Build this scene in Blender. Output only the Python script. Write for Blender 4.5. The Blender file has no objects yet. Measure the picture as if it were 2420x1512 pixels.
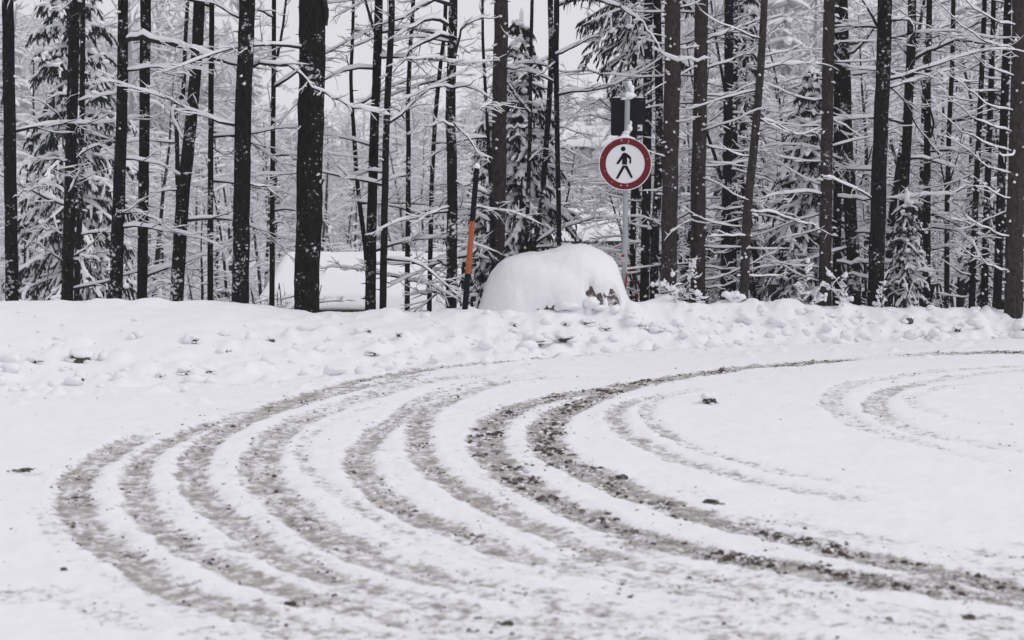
import bpy, math, random
import numpy as np
from mathutils import Vector, Matrix

random.seed(11)
RNG = np.random.default_rng(11)
SC = bpy.context.scene
COL = SC.collection
R = math.radians

# ------------------------------------------------------------------ camera, sky, sun, exposure
PXW, PXH = 2419.0, 1512.0            # picture measured at this size
LENS = 60.0
F = LENS / 36.0 * PXW
EYE = 1.67
PITCH = math.atan((PXH / 2 - 480.0) / F)
cam = bpy.data.cameras.new('camera')
cam.lens = LENS; cam.sensor_width = 36.0; cam.sensor_fit = 'HORIZONTAL'
cam.clip_start = 0.1; cam.clip_end = 3000
cam.dof.use_dof = True; cam.dof.focus_distance = 20.3; cam.dof.aperture_fstop = 3.0
camo = bpy.data.objects.new('camera', cam)
COL.objects.link(camo)
camo.location = (0, 0, EYE)
camo.rotation_euler = (math.pi / 2 - PITCH, 0, 0)
SC.camera = camo

w = bpy.data.worlds.new('World'); SC.world = w; w.use_nodes = True
nt = w.node_tree; nt.nodes.clear()
o_ = nt.nodes.new('ShaderNodeOutputWorld'); bg = nt.nodes.new('ShaderNodeBackground')
sky = nt.nodes.new('ShaderNodeTexSky'); sky.sky_type = 'NISHITA'; sky.sun_disc = False
sky.sun_elevation = R(44); sky.sun_rotation = R(100); sky.dust_density = 6.0
hs = nt.nodes.new('ShaderNodeHueSaturation'); hs.inputs['Saturation'].default_value = 0.10
hs.inputs['Value'].default_value = 1.0
mx = nt.nodes.new('ShaderNodeMixRGB'); mx.inputs[0].default_value = 0.90      # overcast: an even white cloud layer over the clear sky
mx.inputs[2].default_value = (7.55, 7.5, 7.85, 1)
nt.links.new(sky.outputs[0], hs.inputs['Color']); nt.links.new(hs.outputs[0], mx.inputs[1])
nt.links.new(mx.outputs[0], bg.inputs['Color']); bg.inputs['Strength'].default_value = 0.105
nt.links.new(bg.outputs[0], o_.inputs['Surface'])

sun = bpy.data.lights.new('sun', 'SUN'); sun.energy = 0.75; sun.angle = R(22); sun.color = (1.0, 0.98, 0.96)
suno = bpy.data.objects.new('sun', sun); COL.objects.link(suno)
suno.rotation_euler = (R(-46), 0, R(-100)); suno.location = (0, 0, 30)

SC.view_settings.view_transform = 'Standard'
SC.view_settings.look = 'None'
SC.view_settings.exposure = 0.0
SC.view_settings.gamma = 1.0
SC.view_settings.use_curve_mapping = False
SC.cycles.use_denoising = True
SC.cycles.max_bounces = 8
SC.cycles.diffuse_bounces = 4
SC.cycles.volume_bounces = 2
SC.cycles.use_adaptive_sampling = True

CP, SP = math.cos(PITCH), math.sin(PITCH)
def ray(x, y):
    a = (x - PXW / 2) / F; b = -(y - PXH / 2) / F
    return np.array([a, CP + b * SP, -SP + b * CP])
def at(x, y, Y):
    d = ray(x, y); return np.array([0, 0, EYE]) + d * (Y / d[1])
def onz(x, y, z=0.0):
    d = ray(x, y); return np.array([0, 0, EYE]) + d * ((z - EYE) / d[2])
def pxm(Y): return F / Y              # pixels per metre at depth Y

# ------------------------------------------------------------------ noise
_perm = np.random.default_rng(3).permutation(256); _perm = np.concatenate([_perm, _perm, _perm])
_ang = np.random.default_rng(4).uniform(0, 2 * np.pi, 256)
_gx, _gy = np.cos(_ang), np.sin(_ang)
def pnoise(x, y):
    xi = np.floor(x).astype(np.int64); yi = np.floor(y).astype(np.int64)
    xf = x - xi; yf = y - yi; xi &= 255; yi &= 255
    u = xf * xf * xf * (xf * (xf * 6 - 15) + 10); v = yf * yf * yf * (yf * (yf * 6 - 15) + 10)
    def g(a, b, dx, dy):
        h = _perm[_perm[a] + b]; return _gx[h] * dx + _gy[h] * dy
    n00 = g(xi, yi, xf, yf); n10 = g(xi + 1, yi, xf - 1, yf)
    n01 = g(xi, yi + 1, xf, yf - 1); n11 = g(xi + 1, yi + 1, xf - 1, yf - 1)
    return ((n00 * (1 - u) + n10 * u) * (1 - v) + (n01 * (1 - u) + n11 * u) * v) * 1.5
def fbm(x, y, o=4, g=0.5, l=2.03):
    s = 0; a = 1.0; t = 0
    for k in range(o):
        s = s + a * pnoise(x + 17.3 * k, y - 9.1 * k); t += a; a *= g; x = x * l; y = y * l
    return s / t
def sstep(a, b, x):
    t = np.clip((x - a) / (b - a), 0, 1); return t * t * (3 - 2 * t)

# ------------------------------------------------------------------ mesh helpers
class Soup:
    def __init__(s): s.v = []; s.q = []; s.t = []; s.n = 0; s.qm = []; s.tm = []
    def add(s, V, Q=None, T=None, m=0):
        V = np.asarray(V, float)
        if Q is not None and len(Q):
            s.q.append(np.asarray(Q) + s.n); s.qm.append(np.full(len(Q), m))
        if T is not None and len(T):
            s.t.append(np.asarray(T) + s.n); s.tm.append(np.full(len(T), m))
        s.v.append(V); s.n += len(V)
    def mesh(s, name, mats, smooth=True):
        V = np.concatenate(s.v) if s.v else np.zeros((0, 3))
        Q = np.concatenate(s.q) if s.q else np.zeros((0, 4), int)
        T = np.concatenate(s.t) if s.t else np.zeros((0, 3), int)
        me = bpy.data.meshes.new(name)
        me.vertices.add(len(V)); me.vertices.foreach_set('co', V.astype(np.float32).ravel())
        nl = len(Q) * 4 + len(T) * 3
        me.loops.add(nl); me.loops.foreach_set('vertex_index', np.concatenate([Q.ravel(), T.ravel()]).astype(np.int32))
        me.polygons.add(len(Q) + len(T))
        st = np.concatenate([np.arange(len(Q)) * 4, len(Q) * 4 + np.arange(len(T)) * 3])
        me.polygons.foreach_set('loop_start', st.astype(np.int32))
        me.polygons.foreach_set('use_smooth', np.full(len(Q) + len(T), smooth))
        if not isinstance(mats, (list, tuple)): mats = [mats]
        for m in mats: me.materials.append(m)
        if len(mats) > 1:
            mi = np.concatenate(([np.concatenate(s.qm)] if s.qm else []) + ([np.concatenate(s.tm)] if s.tm else []))
            me.polygons.foreach_set('material_index', mi.astype(np.int32))
        me.update(calc_edges=True)
        return me
    def build(s, name, mats, parent=None, smooth=True, off=None):
        if off is not None: s.v = [a - np.asarray(off) for a in s.v]
        return link(name, s.mesh(name, mats, smooth), parent)

def link(name, me, parent=None):
    o = bpy.data.objects.new(name, me); COL.objects.link(o)
    if parent is not None: o.parent = parent
    return o
def tag(o, label, cat, group=None, kind=None):
    o['label'] = label; o['category'] = cat
    if group: o['group'] = group
    if kind: o['kind'] = kind
    return o
def thing(name, loc, label, cat, group=None):
    o = bpy.data.objects.new(name, None); COL.objects.link(o); o.location = loc; o.empty_display_size = 0.2
    return tag(o, label, cat, group)
def copy_tree(o, parent=None):
    c = o.copy(); COL.objects.link(c); c.parent = parent
    for ch in list(o.children): copy_tree(ch, c)
    return c

_fc = {}
def tube_faces(n, k):
    if (n, k) not in _fc:
        i = np.arange(n - 1)[:, None]; j = np.arange(k)[None, :]; j2 = (j + 1) % k
        a = i * k + j; b = i * k + j2; c = (i + 1) * k + j2; d = (i + 1) * k + j
        _fc[(n, k)] = np.stack([a, b, c, d], -1).reshape(-1, 4)
    return _fc[(n, k)]
def tube(sp, P, rad, k=5, m=0, squash=1.0):
    P = np.asarray(P, float); n = len(P); rad = np.broadcast_to(np.asarray(rad, float), (n,))
    T = np.gradient(P, axis=0); T /= (np.linalg.norm(T, axis=1, keepdims=True) + 1e-9)
    mt = T.mean(0)
    ref = np.array([0., 0, 1]) if abs(mt[2]) < 0.8 else np.array([1., 0, 0])
    A = np.cross(T, ref); A /= (np.linalg.norm(A, axis=1, keepdims=True) + 1e-9)
    B = np.cross(A, T)
    th = np.arange(k) * 2 * np.pi / k
    V = P[:, None, :] + rad[:, None, None] * (np.cos(th)[None, :, None] * A[:, None, :] + squash * np.sin(th)[None, :, None] * B[:, None, :])
    sp.add(V.reshape(-1, 3), tube_faces(n, k), m=m)
def box(sp, c, s, m=0, rz=0.0, bev=0.0):
    x, y, z = np.array(s) / 2
    V = np.array([[sx * x, sy * y, sz * z] for sz in (-1, 1) for sy in (-1, 1) for sx in (-1, 1)])
    cs, sn = math.cos(rz), math.sin(rz)
    V = V @ np.array([[cs, sn, 0], [-sn, cs, 0], [0, 0, 1]]) + np.array(c)
    sp.add(V, [[0, 2, 3, 1], [4, 5, 7, 6], [0, 1, 5, 4], [2, 6, 7, 3], [0, 4, 6, 2], [1, 3, 7, 5]], m=m)
def lump(sp, c, rx, ry, rz, seed, k=8, n=6, rough=0.25, m=0, zmin=-1.0):
    """rounded irregular lump"""
    th = np.linspace(0, 2 * np.pi, k, endpoint=False)
    ph = np.linspace(0.02, math.pi - 0.02, n)
    rr = np.random.default_rng(seed)
    ox, oy = rr.uniform(0, 50, 2)
    P, TH = np.meshgrid(ph, th, indexing='ij')
    dx = np.sin(P) * np.cos(TH); dy = np.sin(P) * np.sin(TH); dz = np.cos(P)
    rad = 1 + rough * 2 * fbm(dx * 1.3 + ox + dz * .7, dy * 1.3 + oy - dz * .9, 3)
    z = np.maximum(dz * rad, zmin)
    V = np.stack([c[0] + rx * dx * rad, c[1] + ry * dy * rad, c[2] + rz * z], -1).reshape(-1, 3)
    sp.add(V, tube_faces(n, k)[:, ::-1], m=m)
_ql = []
def quick_lump(sp, rg, c, rx, ry, rz):
    if not _ql:
        for q in range(10):
            t_ = Soup(); lump(t_, (0, 0, 0), 1, 1, 1, 700 + q, 6, 5, .4); _ql.append((t_.v[0], t_.q[0]))
    v, f = _ql[rg.integers(0, 10)]; sp.add(v * np.array([rx, ry, rz]) + c, f)
def prism(sp, poly, y0, y1, m=0):
    """polygon in the xz plane extruded along y (y0 is the camera side)"""
    n = len(poly); p = np.array(poly, float)
    V = np.concatenate([np.c_[p[:, 0], np.full(n, y0), p[:, 1]], np.c_[p[:, 0], np.full(n, y1), p[:, 1]]])
    i = np.arange(n); j = (i + 1) % n
    sp.add(V, np.stack([i, j, j + n, i + n], -1), m=m)
    from mathutils.geometry import tessellate_polygon
    tri = np.array(tessellate_polygon([[Vector((a, b, 0)) for a, b in poly]]))
    sp.add(V, None, np.concatenate([tri, tri[:, ::-1] + n]), m=m)

def smooth_path(pts, n):
    """Catmull-Rom through control points, n samples"""
    P = np.asarray(pts, float)
    if len(P) == 2: return P[0] + (P[1] - P[0]) * np.linspace(0, 1, n)[:, None]
    Q = np.vstack([2 * P[0] - P[1], P, 2 * P[-1] - P[-2]])
    seg = np.linalg.norm(np.diff(P, axis=0), axis=1); cum = np.r_[0, np.cumsum(seg)]
    s = np.linspace(0, cum[-1], n); k = np.clip(np.searchsorted(cum, s, 'right') - 1, 0, len(P) - 2)
    t = ((s - cum[k]) / (seg[k] + 1e-9))[:, None]
    a, b, c, d = Q[k], Q[k + 1], Q[k + 2], Q[k + 3]
    return 0.5 * (2 * b + (c - a) * t + (2 * a - 5 * b + 4 * c - d) * t ** 2 + (3 * b - a - 3 * c + d) * t ** 3)

# ------------------------------------------------------------------ materials
def new_mat(name):
    m = bpy.data.materials.new(name); m.use_nodes = True
    nt = m.node_tree; b = nt.nodes['Principled BSDF']
    return m, nt, b
def node(nt, t, **kw):
    n = nt.nodes.new(t)
    for k, v in kw.items():
        if k in n.inputs: n.inputs[k].default_value = v
        else: setattr(n, k, v)
    return n
def mathn(nt, op, a, b=None, clamp=False):
    n = nt.nodes.new('ShaderNodeMath'); n.operation = op; n.use_clamp = clamp
    for i, v in enumerate((a, b)):
        if v is None: continue
        if isinstance(v, (int, float)): n.inputs[i].default_value = v
        else: nt.links.new(v, n.inputs[i])
    return n.outputs[0]
def mixn(nt, f, a, b):
    n = nt.nodes.new('ShaderNodeMixRGB')
    for i, v in enumerate((f, a, b)):
        if isinstance(v, (int, float)): n.inputs[i].default_value = v
        elif isinstance(v, tuple): n.inputs[i].default_value = v + (1,) if len(v) == 3 else v
        else: nt.links.new(v, n.inputs[i])
    return n.outputs[0]
def pos(nt, scale=(1, 1, 1), obj=False):
    if obj: c = nt.nodes.new('ShaderNodeTexCoord').outputs['Object']
    else: c = nt.nodes.new('ShaderNodeNewGeometry').outputs['Position']
    mp = nt.nodes.new('ShaderNodeMapping'); mp.inputs['Scale'].default_value = scale
    nt.links.new(c, mp.inputs['Vector']); return mp.outputs[0]
def noise(nt, vec, scale, detail=4, rough=0.55):
    n = nt.nodes.new('ShaderNodeTexNoise'); n.inputs['Scale'].default_value = scale
    n.inputs['Detail'].default_value = detail; n.inputs['Roughness'].default_value = rough
    nt.links.new(vec, n.inputs['Vector']); return n.outputs['Fac']
def bump(nt, b, h, strength, dist):
    n = nt.nodes.new('ShaderNodeBump'); n.inputs['Strength'].default_value = strength; n.inputs['Distance'].default_value = dist
    nt.links.new(h, n.inputs['Height']); nt.links.new(n.outputs[0], b.inputs['Normal'])

SNOWC = (0.84, 0.84, 0.875)
def m_snow(name, scale=18, bs=0.35, bd=0.02):
    m, nt, b = new_mat(name)
    p = pos(nt); n1 = noise(nt, p, scale, 6, 0.6)
    c = mixn(nt, n1, (0.80, 0.80, 0.84), (0.88, 0.88, 0.91))
    nt.links.new(c, b.inputs['Base Color']); b.inputs['Roughness'].default_value = 0.75
    b.inputs['Specular IOR Level'].default_value = 0.2
    bump(nt, b, n1, bs, bd)
    return m
M = {}
M['snow'] = m_snow('snow')
M['twig_snow'] = m_snow('twig_snow', 30, 0.2, 0.01)

def m_ground():
    m, nt, b = new_mat('road_snow')
    p = pos(nt)
    at_ = node(nt, 'ShaderNodeAttribute', attribute_name='slush').outputs['Fac']
    dt = node(nt, 'ShaderNodeAttribute', attribute_name='dirt').outputs['Fac']
    n1 = noise(nt, p, 20, 9, 0.68)
    n2 = noise(nt, p, 46, 6, 0.62)
    n3 = noise(nt, p, 2.2, 5, 0.55)
    n4 = noise(nt, p, 9, 6, 0.6)
    a = mathn(nt, 'ADD', mathn(nt, 'MULTIPLY', at_, 1.0), mathn(nt, 'ADD', mathn(nt, 'MULTIPLY', mathn(nt, 'SUBTRACT', n1, 0.5), 3.0), mathn(nt, 'MULTIPLY', mathn(nt, 'SUBTRACT', n4, 0.5), 1.6)))
    a = mathn(nt, 'MULTIPLY', mathn(nt, 'SUBTRACT', a, 0.42), 1.7, True)
    a = mathn(nt, 'MULTIPLY', a, mathn(nt, 'MULTIPLY', at_, 2.6, True), True)
    snowc = mixn(nt, n3, (0.80, 0.80, 0.835), (0.87, 0.87, 0.905))
    sl = mixn(nt, mathn(nt, 'MULTIPLY', mathn(nt, 'SUBTRACT', n4, 0.3), 2.4, True), (0.47, 0.442, 0.425), (0.215, 0.19, 0.175))
    c = mixn(nt, mathn(nt, 'MULTIPLY', a, 0.92), snowc, sl)
    d = mathn(nt, 'MULTIPLY', mathn(nt, 'SUBTRACT', mathn(nt, 'ADD', n2, mathn(nt, 'MULTIPLY', dt, 0.22)), 0.62), 6.0, True)
    d = mathn(nt, 'MULTIPLY', d, mathn(nt, 'MULTIPLY', dt, 2.0, True), True)
    c = mixn(nt, mathn(nt, 'MULTIPLY', d, 0.9), c, (0.085, 0.072, 0.064))
    nt.links.new(c, b.inputs['Base Color'])
    rg = mathn(nt, 'SUBTRACT', 0.8, mathn(nt, 'MULTIPLY', a, 0.3)); nt.links.new(rg, b.inputs['Roughness'])
    b.inputs['Specular IOR Level'].default_value = 0.25
    h = mathn(nt, 'ADD', mathn(nt, 'MULTIPLY', n1, mathn(nt, 'ADD', 0.25, at_)), mathn(nt, 'MULTIPLY', n4, 0.5))
    bump(nt, b, h, 0.5, 0.02)
    return m
M['ground'] = m_ground()

def m_bark(name, c0, c1, snow, scale=1.0, lichen=None):
    m, nt, b = new_mat(name)
    p = pos(nt, (1, 1, 0.35)); q = pos(nt)
    n1 = noise(nt, p, 26 * scale, 8, 0.65); n2 = noise(nt, q, 9 * scale, 6, 0.6); n3 = noise(nt, q, 34, 4, 0.6)
    n5 = noise(nt, pos(nt, (1, 1, 1.4)), 21, 6, 0.62)
    f = mathn(nt, 'MULTIPLY', mathn(nt, 'SUBTRACT', n1, 0.32), 2.6, True)
    c = mixn(nt, f, c0, c1)
    if lichen:
        c = mixn(nt, mathn(nt, 'MULTIPLY', mathn(nt, 'SUBTRACT', n2, 0.56), 5, True), c, lichen)
    n6 = noise(nt, pos(nt, (1, 1, 0.8)), 3.1, 3, 0.5); n7 = noise(nt, pos(nt, (1, 1, 2.2)), 62, 3, 0.6)
    clus = mathn(nt, 'MULTIPLY', mathn(nt, 'SUBTRACT', n6, 0.5), 0.75)
    s1 = mathn(nt, 'MULTIPLY', mathn(nt, 'SUBTRACT', mathn(nt, 'ADD', mathn(nt, 'ADD', n5, mathn(nt, 'MULTIPLY', n3, 0.25)), clus), 0.875 - snow), 9, True)
    s2 = mathn(nt, 'MULTIPLY', mathn(nt, 'SUBTRACT', mathn(nt, 'ADD', n7, mathn(nt, 'MULTIPLY', clus, 0.5)), 0.765 - 0.35 * snow), 9, True)
    s = mathn(nt, 'MAXIMUM', s1, mathn(nt, 'MULTIPLY', s2, 0.6))
    c = mixn(nt, mathn(nt, 'MULTIPLY', s, 0.85), c, (0.78, 0.78, 0.82))
    nt.links.new(c, b.inputs['Base Color']); b.inputs['Roughness'].default_value = 0.92
    b.inputs['Specular IOR Level'].default_value = 0.02
    bump(nt, b, mathn(nt, 'ADD', n1, mathn(nt, 'MULTIPLY', n2, 0.6)), 0.9, 0.025)
    return m
M['bark_dark'] = m_bark('dark_wet_bark', (0.003, 0.003, 0.003), (0.022, 0.0195, 0.019), 0.10)
M['bark_patch'] = m_bark('dark_bark_with_stuck_snow', (0.003, 0.003, 0.003), (0.024, 0.022, 0.021), 0.145)
M['bark_brown'] = m_bark('brown_grey_spruce_bark', (0.018, 0.015, 0.015), (0.072, 0.061, 0.058), 0.05, 1.3, (0.05, 0.048, 0.046))
def flat(name, c, rough=0.7, var=0.25, scale=20, metal=0.0, bs=0.2, spec=None):
    m, nt, b = new_mat(name)
    n1 = noise(nt, pos(nt, obj=True), scale, 5, 0.6)
    lo = tuple(v * (1 - var) for v in c); hi = tuple(min(1, v * (1 + var)) for v in c)
    nt.links.new(mixn(nt, n1, lo, hi), b.inputs['Base Color']); b.inputs['Roughness'].default_value = rough
    b.inputs['Metallic'].default_value = metal
    b.inputs['Specular IOR Level'].default_value = spec if spec is not None else (0.04 if max(c) < 0.12 else 0.15)
    if bs: bump(nt, b, n1, bs, 0.01)
    return m
M['twig'] = flat('dark_twig_bark', (0.022, 0.02, 0.02), 0.9)
M['needle'] = flat('spruce_needles', (0.018, 0.024, 0.022), 0.8, 0.5, 8)
M['fartwig'] = flat('far_twig_bark', (0.05, 0.047, 0.05), 0.9)
M['frosttwig'] = flat('snow_haze_pale_twigs', (0.36, 0.36, 0.38), 0.9, 0.5, 6)  # snow-caked far twigs, their colour lightened to stand for distance haze
M['galv'] = flat('galvanised_steel', (0.36, 0.38, 0.40), 0.55, 0.18, 30, 0.35, 0.05)
M['signred'] = flat('sign_red', (0.145, 0.009, 0.017), 0.55, 0.10, 60, 0, 0.02)
M['signwhite'] = flat('sign_white', (0.74, 0.74, 0.77), 0.5, 0.03, 30, 0, 0.0)
M['signblack'] = flat('sign_black', (0.006, 0.006, 0.009), 0.6, 0.2, 30, 0, 0.0)
M['board'] = flat('dark_board', (0.010, 0.011, 0.016), 0.6, 0.35, 40, 0, 0.05)
M['orange'] = flat('pole_orange', (0.36, 0.10, 0.045), 0.65, 0.14, 40, 0, 0.05)
M['poleblack'] = flat('pole_black', (0.007, 0.008, 0.015), 0.65, 0.3, 40, 0, 0.05)
M['tape_red'] = flat('tape_red', (0.30, 0.018, 0.03), 0.6, 0.15, 40, 0, 0.0)
M['tape_white'] = flat('tape_white', (0.55, 0.53, 0.54), 0.6, 0.15, 40, 0, 0.0)
M['rock'] = m_bark('lichen_rock', (0.04, 0.034, 0.028), (0.24, 0.21, 0.175), 0.17, 2.4, (0.15, 0.135, 0.10))
M['clod'] = m_bark('dirt_and_shade_clod', (0.035, 0.03, 0.028), (0.17, 0.155, 0.148), 0.17, 2.5)
M['grime'] = flat('grey_slush', (0.24, 0.225, 0.215), 0.7, 0.4, 40)
M['dirt'] = flat('brown_dirt', (0.092, 0.074, 0.063), 0.8, 0.5, 40)
M['plaster'] = flat('pale_plaster', (0.30, 0.28, 0.25), 0.9, 0.1, 6)
M['whitewall'] = flat('whitewashed_wall', (0.62, 0.62, 0.64), 0.9, 0.08, 3)
M['wood'] = flat('dark_wood', (0.03, 0.026, 0.025), 0.85, 0.4, 12)
M['tile'] = flat('red_tile', (0.18, 0.05, 0.04), 0.8, 0.3, 12)
M['glass'] = flat('window_glass', (0.03, 0.035, 0.04), 0.15, 0.2, 4, 0, 0)
M['stem'] = flat('dry_stem', (0.05, 0.04, 0.035), 0.9)

# ------------------------------------------------------------------ terrain
TOE = np.array([(-40, 9.0), (-10, 13.2), (-4.4, 14.6), (-2.3, 15.2), (-0.9, 16.8), (0.86, 18.4), (3.3, 19.6), (6.1, 20.4), (12, 22), (40, 26)])
CREST = []
for x, y, d in ((-400, 716, 17.6), (0, 715, 18.3), (300, 717, 18.6), (545, 716, 18.8), (600, 724, 18.9), (735, 742, 19.0), (860, 744, 19.2),
                (1000, 741, 19.4), (1100, 740, 19.5), (1240, 738, 19.7), (1470, 726, 20.1), (1560, 723, 20.4), (1750, 724, 20.8), (1950, 729, 21.2),
                (2150, 735, 21.5), (2419, 738, 22.0), (2800, 738, 22.6)):
    p = at(x, y, d); CREST.append((p[0], d, p[2]))
CREST = np.array([(-40, 14, 0.6)] + CREST + [(40, 26, 0.3)])
def crest_y(X): return np.interp(X, CREST[:, 0], CREST[:, 1])
def crest_z(X): return np.interp(X, CREST[:, 0], CREST[:, 2])
def toe_y(X): return np.interp(X, TOE[:, 0], TOE[:, 1])
def base_h(X, Y):
    X = np.asarray(X, float); Y = np.asarray(Y, float)
    yt = toe_y(X); yc = crest_y(X); hc = crest_z(X)
    s = (Y - yt) / (yc - yt)
    front = hc * (sstep(0, 1, s) * 0.6 + 0.4 * np.clip(s, 0, 1) ** 1.15)
    front = front + 0.06 * sstep(-1.5, 0.2, s) * (s < 0) + 0.0
    right = sstep(1.5, 5.0, X)
    dy = Y - yc
    back = hc - (0.45 - 0.15 * right) * sstep(0.15, 2.6, dy) - (0.19 - 0.135 * right) * np.clip(dy - 1.0, 0, 14.5) \
        + 0.066 * np.clip(Y - 90, 0, 140) + 0.012 * np.clip(-X - 5, 0, 200) * sstep(25, 80, Y) 
    return np.where(Y <= yc, front, back)

# ---- tyre tracks, measured in the picture and laid on the road plane (px, py, strength)
TR = [  # (width m, darkness, points)
 (0.235, 0.42, [(640,955,.2),(480,988,.15),(380,1015,.2),(300,1045,.9),(232,1082,1),(188,1115,1),(172,1150,1),(182,1200,1),(225,1258,1),(290,1308,1),(360,1350,1),(440,1390,1),(520,1418,1),(600,1440,1),(690,1458,.8),(800,1482,.6),(950,1508,.6),(1150,1535,.5)]),
 (0.19, 0.40, [(1780,822,.25),(1600,829,.7),(1450,838,.85),(1300,850,.9),(1160,865,1),(1050,874,1),(950,887,1),(840,908,1),(720,938,1),(640,962,.9),(560,985,.6),(470,1012,1),(400,1040,1),(345,1075,1),(322,1110,1),(322,1150,1),(340,1195,1),(385,1240,1),(450,1290,1),(540,1330,1),(620,1362,1),(700,1388,1),(790,1412,.9),(900,1440,.75),(1050,1468,.7),(1250,1500,.65),(1500,1535,.5)]),
 (0.21, 0.40, [(980,890,.7),(880,915,.9),(800,930,1),(700,955,1),(600,985,1),(520,1020,1),(470,1060,1),(452,1100,1),(462,1140,1),(500,1185,1),(560,1235,1),(640,1290,1),(740,1335,.95),(830,1365,.9),(930,1393,.85),(1060,1418,.7),(1250,1452,.65),(1480,1490,.6),(1700,1525,.5)]),
 (0.26, 0.35, [(1150,886,.5),(1000,905,.6),(880,935,.7),(780,965,.75),(690,1000,.9),(635,1040,.95),(610,1090,.95),(622,1130,1),(670,1180,1),(750,1240,1),(830,1285,1),(920,1320,.95),(1040,1358,.85),(1200,1392,.7),(1400,1430,.65),(1650,1470,.6),(1950,1520,.5)]),
 (0.11, 0.15, [(900,955,.3),(800,985,.4),(725,1030,.6),(715,1080,.7),(760,1130,.7),(850,1190,.7),(960,1250,.6),(1100,1300,.5),(1300,1350,.4)]),
 (0.21, 0.45, [(1300,880,.3),(1180,893,.4),(1100,907,.5),(1010,935,.7),(950,975,.9),(890,1015,1),(852,1060,1),(848,1100,1),(880,1140,1),(950,1190,1),(1050,1235,1),(1150,1275,.9),(1250,1305,.85),(1400,1340,.7),(1600,1378,.65),(1850,1418,.6),(2150,1455,.5),(2450,1490,.5)]),
 (0.20, 0.40, [(1400,888,.2),(1260,892,.5),(1160,906,.7),(1070,935,.8),(1005,970,.9),(985,1010,1),(992,1060,1),(1025,1100,1),(1090,1145,1),(1180,1195,1),(1280,1240,1),(1380,1280,.9),(1480,1315,.75),(1620,1345,.65),(1800,1378,.6),(2050,1415,.55),(2450,1460,.5)]),
 (0.27, 0.95, [(2419,829,1),(2300,832,.9),(2200,835,.8),(2080,841,.35),(1950,850,1),(1850,857,1),(1750,865,1),(1600,885,1),(1450,907,1),(1300,935,.9),(1200,965,1),(1155,1005,1),(1150,1050,1),(1182,1090,1),(1250,1140,1),(1340,1185,1),(1450,1230,1),(1600,1280,1),(1750,1310,1),(1950,1342,1),(2150,1368,1),(2450,1405,.9)]),
 (0.28, 1.0, [(1560,893,.9),(1470,910,1),(1400,935,1),(1330,965,1),(1292,1000,1),(1292,1040,1),(1332,1080,1),(1420,1120,1),(1530,1165,1),(1650,1205,1),(1780,1240,.9),(1900,1270,.9),(2030,1300,1),(2170,1330,1),(2450,1388,1)]),
 (0.17, 0.10, [(1700,900,.2),(1570,925,.5),(1485,945,.8),(1452,970,.9),(1462,1000,.9),(1520,1040,.85),(1600,1075,.8),(1720,1110,.75),(1850,1140,.7),(1980,1165,.7),(2080,1178,.3)]),
 (0.12, 0.10, [(1900,872,.2),(1740,895,.35),(1640,915,.5),(1560,935,.7),(1526,960,.8),(1532,985,.8),(1580,1020,.8),(1660,1055,.7),(1780,1090,.7),(1920,1120,.6),(2090,1155,.3)]),
 (0.22, 0.06, [(2450,856,.5),(2250,868,.5),(2100,885,.5),(2000,905,.6),(1962,935,.6),(1978,965,.6),(2030,995,.55),(2120,1025,.5),(2250,1060,.35),(2400,1090,.2)]),
 (0.22, 0.12, [(2450,864,.5),(2280,880,.6),(2160,900,.7),(2085,925,.8),(2065,950,.8),(2092,980,.7),(2160,1010,.6),(2280,1035,.5),(2450,1058,.4)]),
 (0.15, 0.05, [(2419,890,.2),(2250,905,.4),(2160,925,.5),(2160,950,.5),(2230,975,.4),(2350,1000,.3)]),
 (0.20, 0.75, [(1700,1195,.3),(1800,1215,.45),(1920,1238,.5),(2040,1258,.55),(2150,1275,.3),(2300,1292,.45),(2450,1312,.6)]),
 (0.24, 0.30, [(820,1290,.4),(1000,1345,.5),(1200,1385,.45),(1400,1415,.45),(1600,1450,.5),(1720,1478,.8),(1820,1498,.8),(1950,1520,.6)]),
 (0.22, 0.20, [(480,1485,.5),(650,1478,.7),(760,1492,.6),(900,1500,.55),(1150,1512,.5)]),
 (0.22, 0.25, [(700,1330,.4),(900,1410,.6),(1100,1450,.55),(1300,1490,.5),(1500,1520,.5)]),
 (0.20, 0.25, [(1330,1240,.4),(1500,1300,.5),(1700,1350,.55),(1900,1385,.55),(2100,1420,.5),(2450,1470,.5)]),
 (0.30, 0.15, [(1500,1380,.45),(1750,1420,.5),(2000,1450,.5),(2200,1475,.55),(2450,1500,.5)]),
 (0.25, 0.25, [(20,1400,.45),(110,1385,.6),(180,1395,.5),(260,1430,.5),(340,1460,.45)]),
 (0.10, 0.30, [(30,1108,.5),(70,1112,.7),(110,1118,.3)]),
]
_rt = random.Random(31)
for wd, dk, pts in list(TR[:9]):                                  # fainter single passes beside the main tracks
    for off in (0.19, -0.21, 0.34):
        W = np.array([np.r_[onz(x, y, 0.02)[:2], s_] for x, y, s_ in pts]); T_ = np.gradient(W[:, :2], axis=0); T_ /= np.linalg.norm(T_, axis=1, keepdims=True)
        o2 = off * _rt.uniform(.8, 1.3)
        Q = W.copy(); Q[:, 0] += -T_[:, 1] * o2; Q[:, 1] += T_[:, 0] * o2
        Q[:, 2] = [max(0, min(.5, _rt.uniform(-.15, .5))) * (1 if i > len(Q) * .35 else .5) for i in range(len(Q))]
        TR.append((_rt.uniform(.05, .13), dk * .4, Q))
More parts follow.
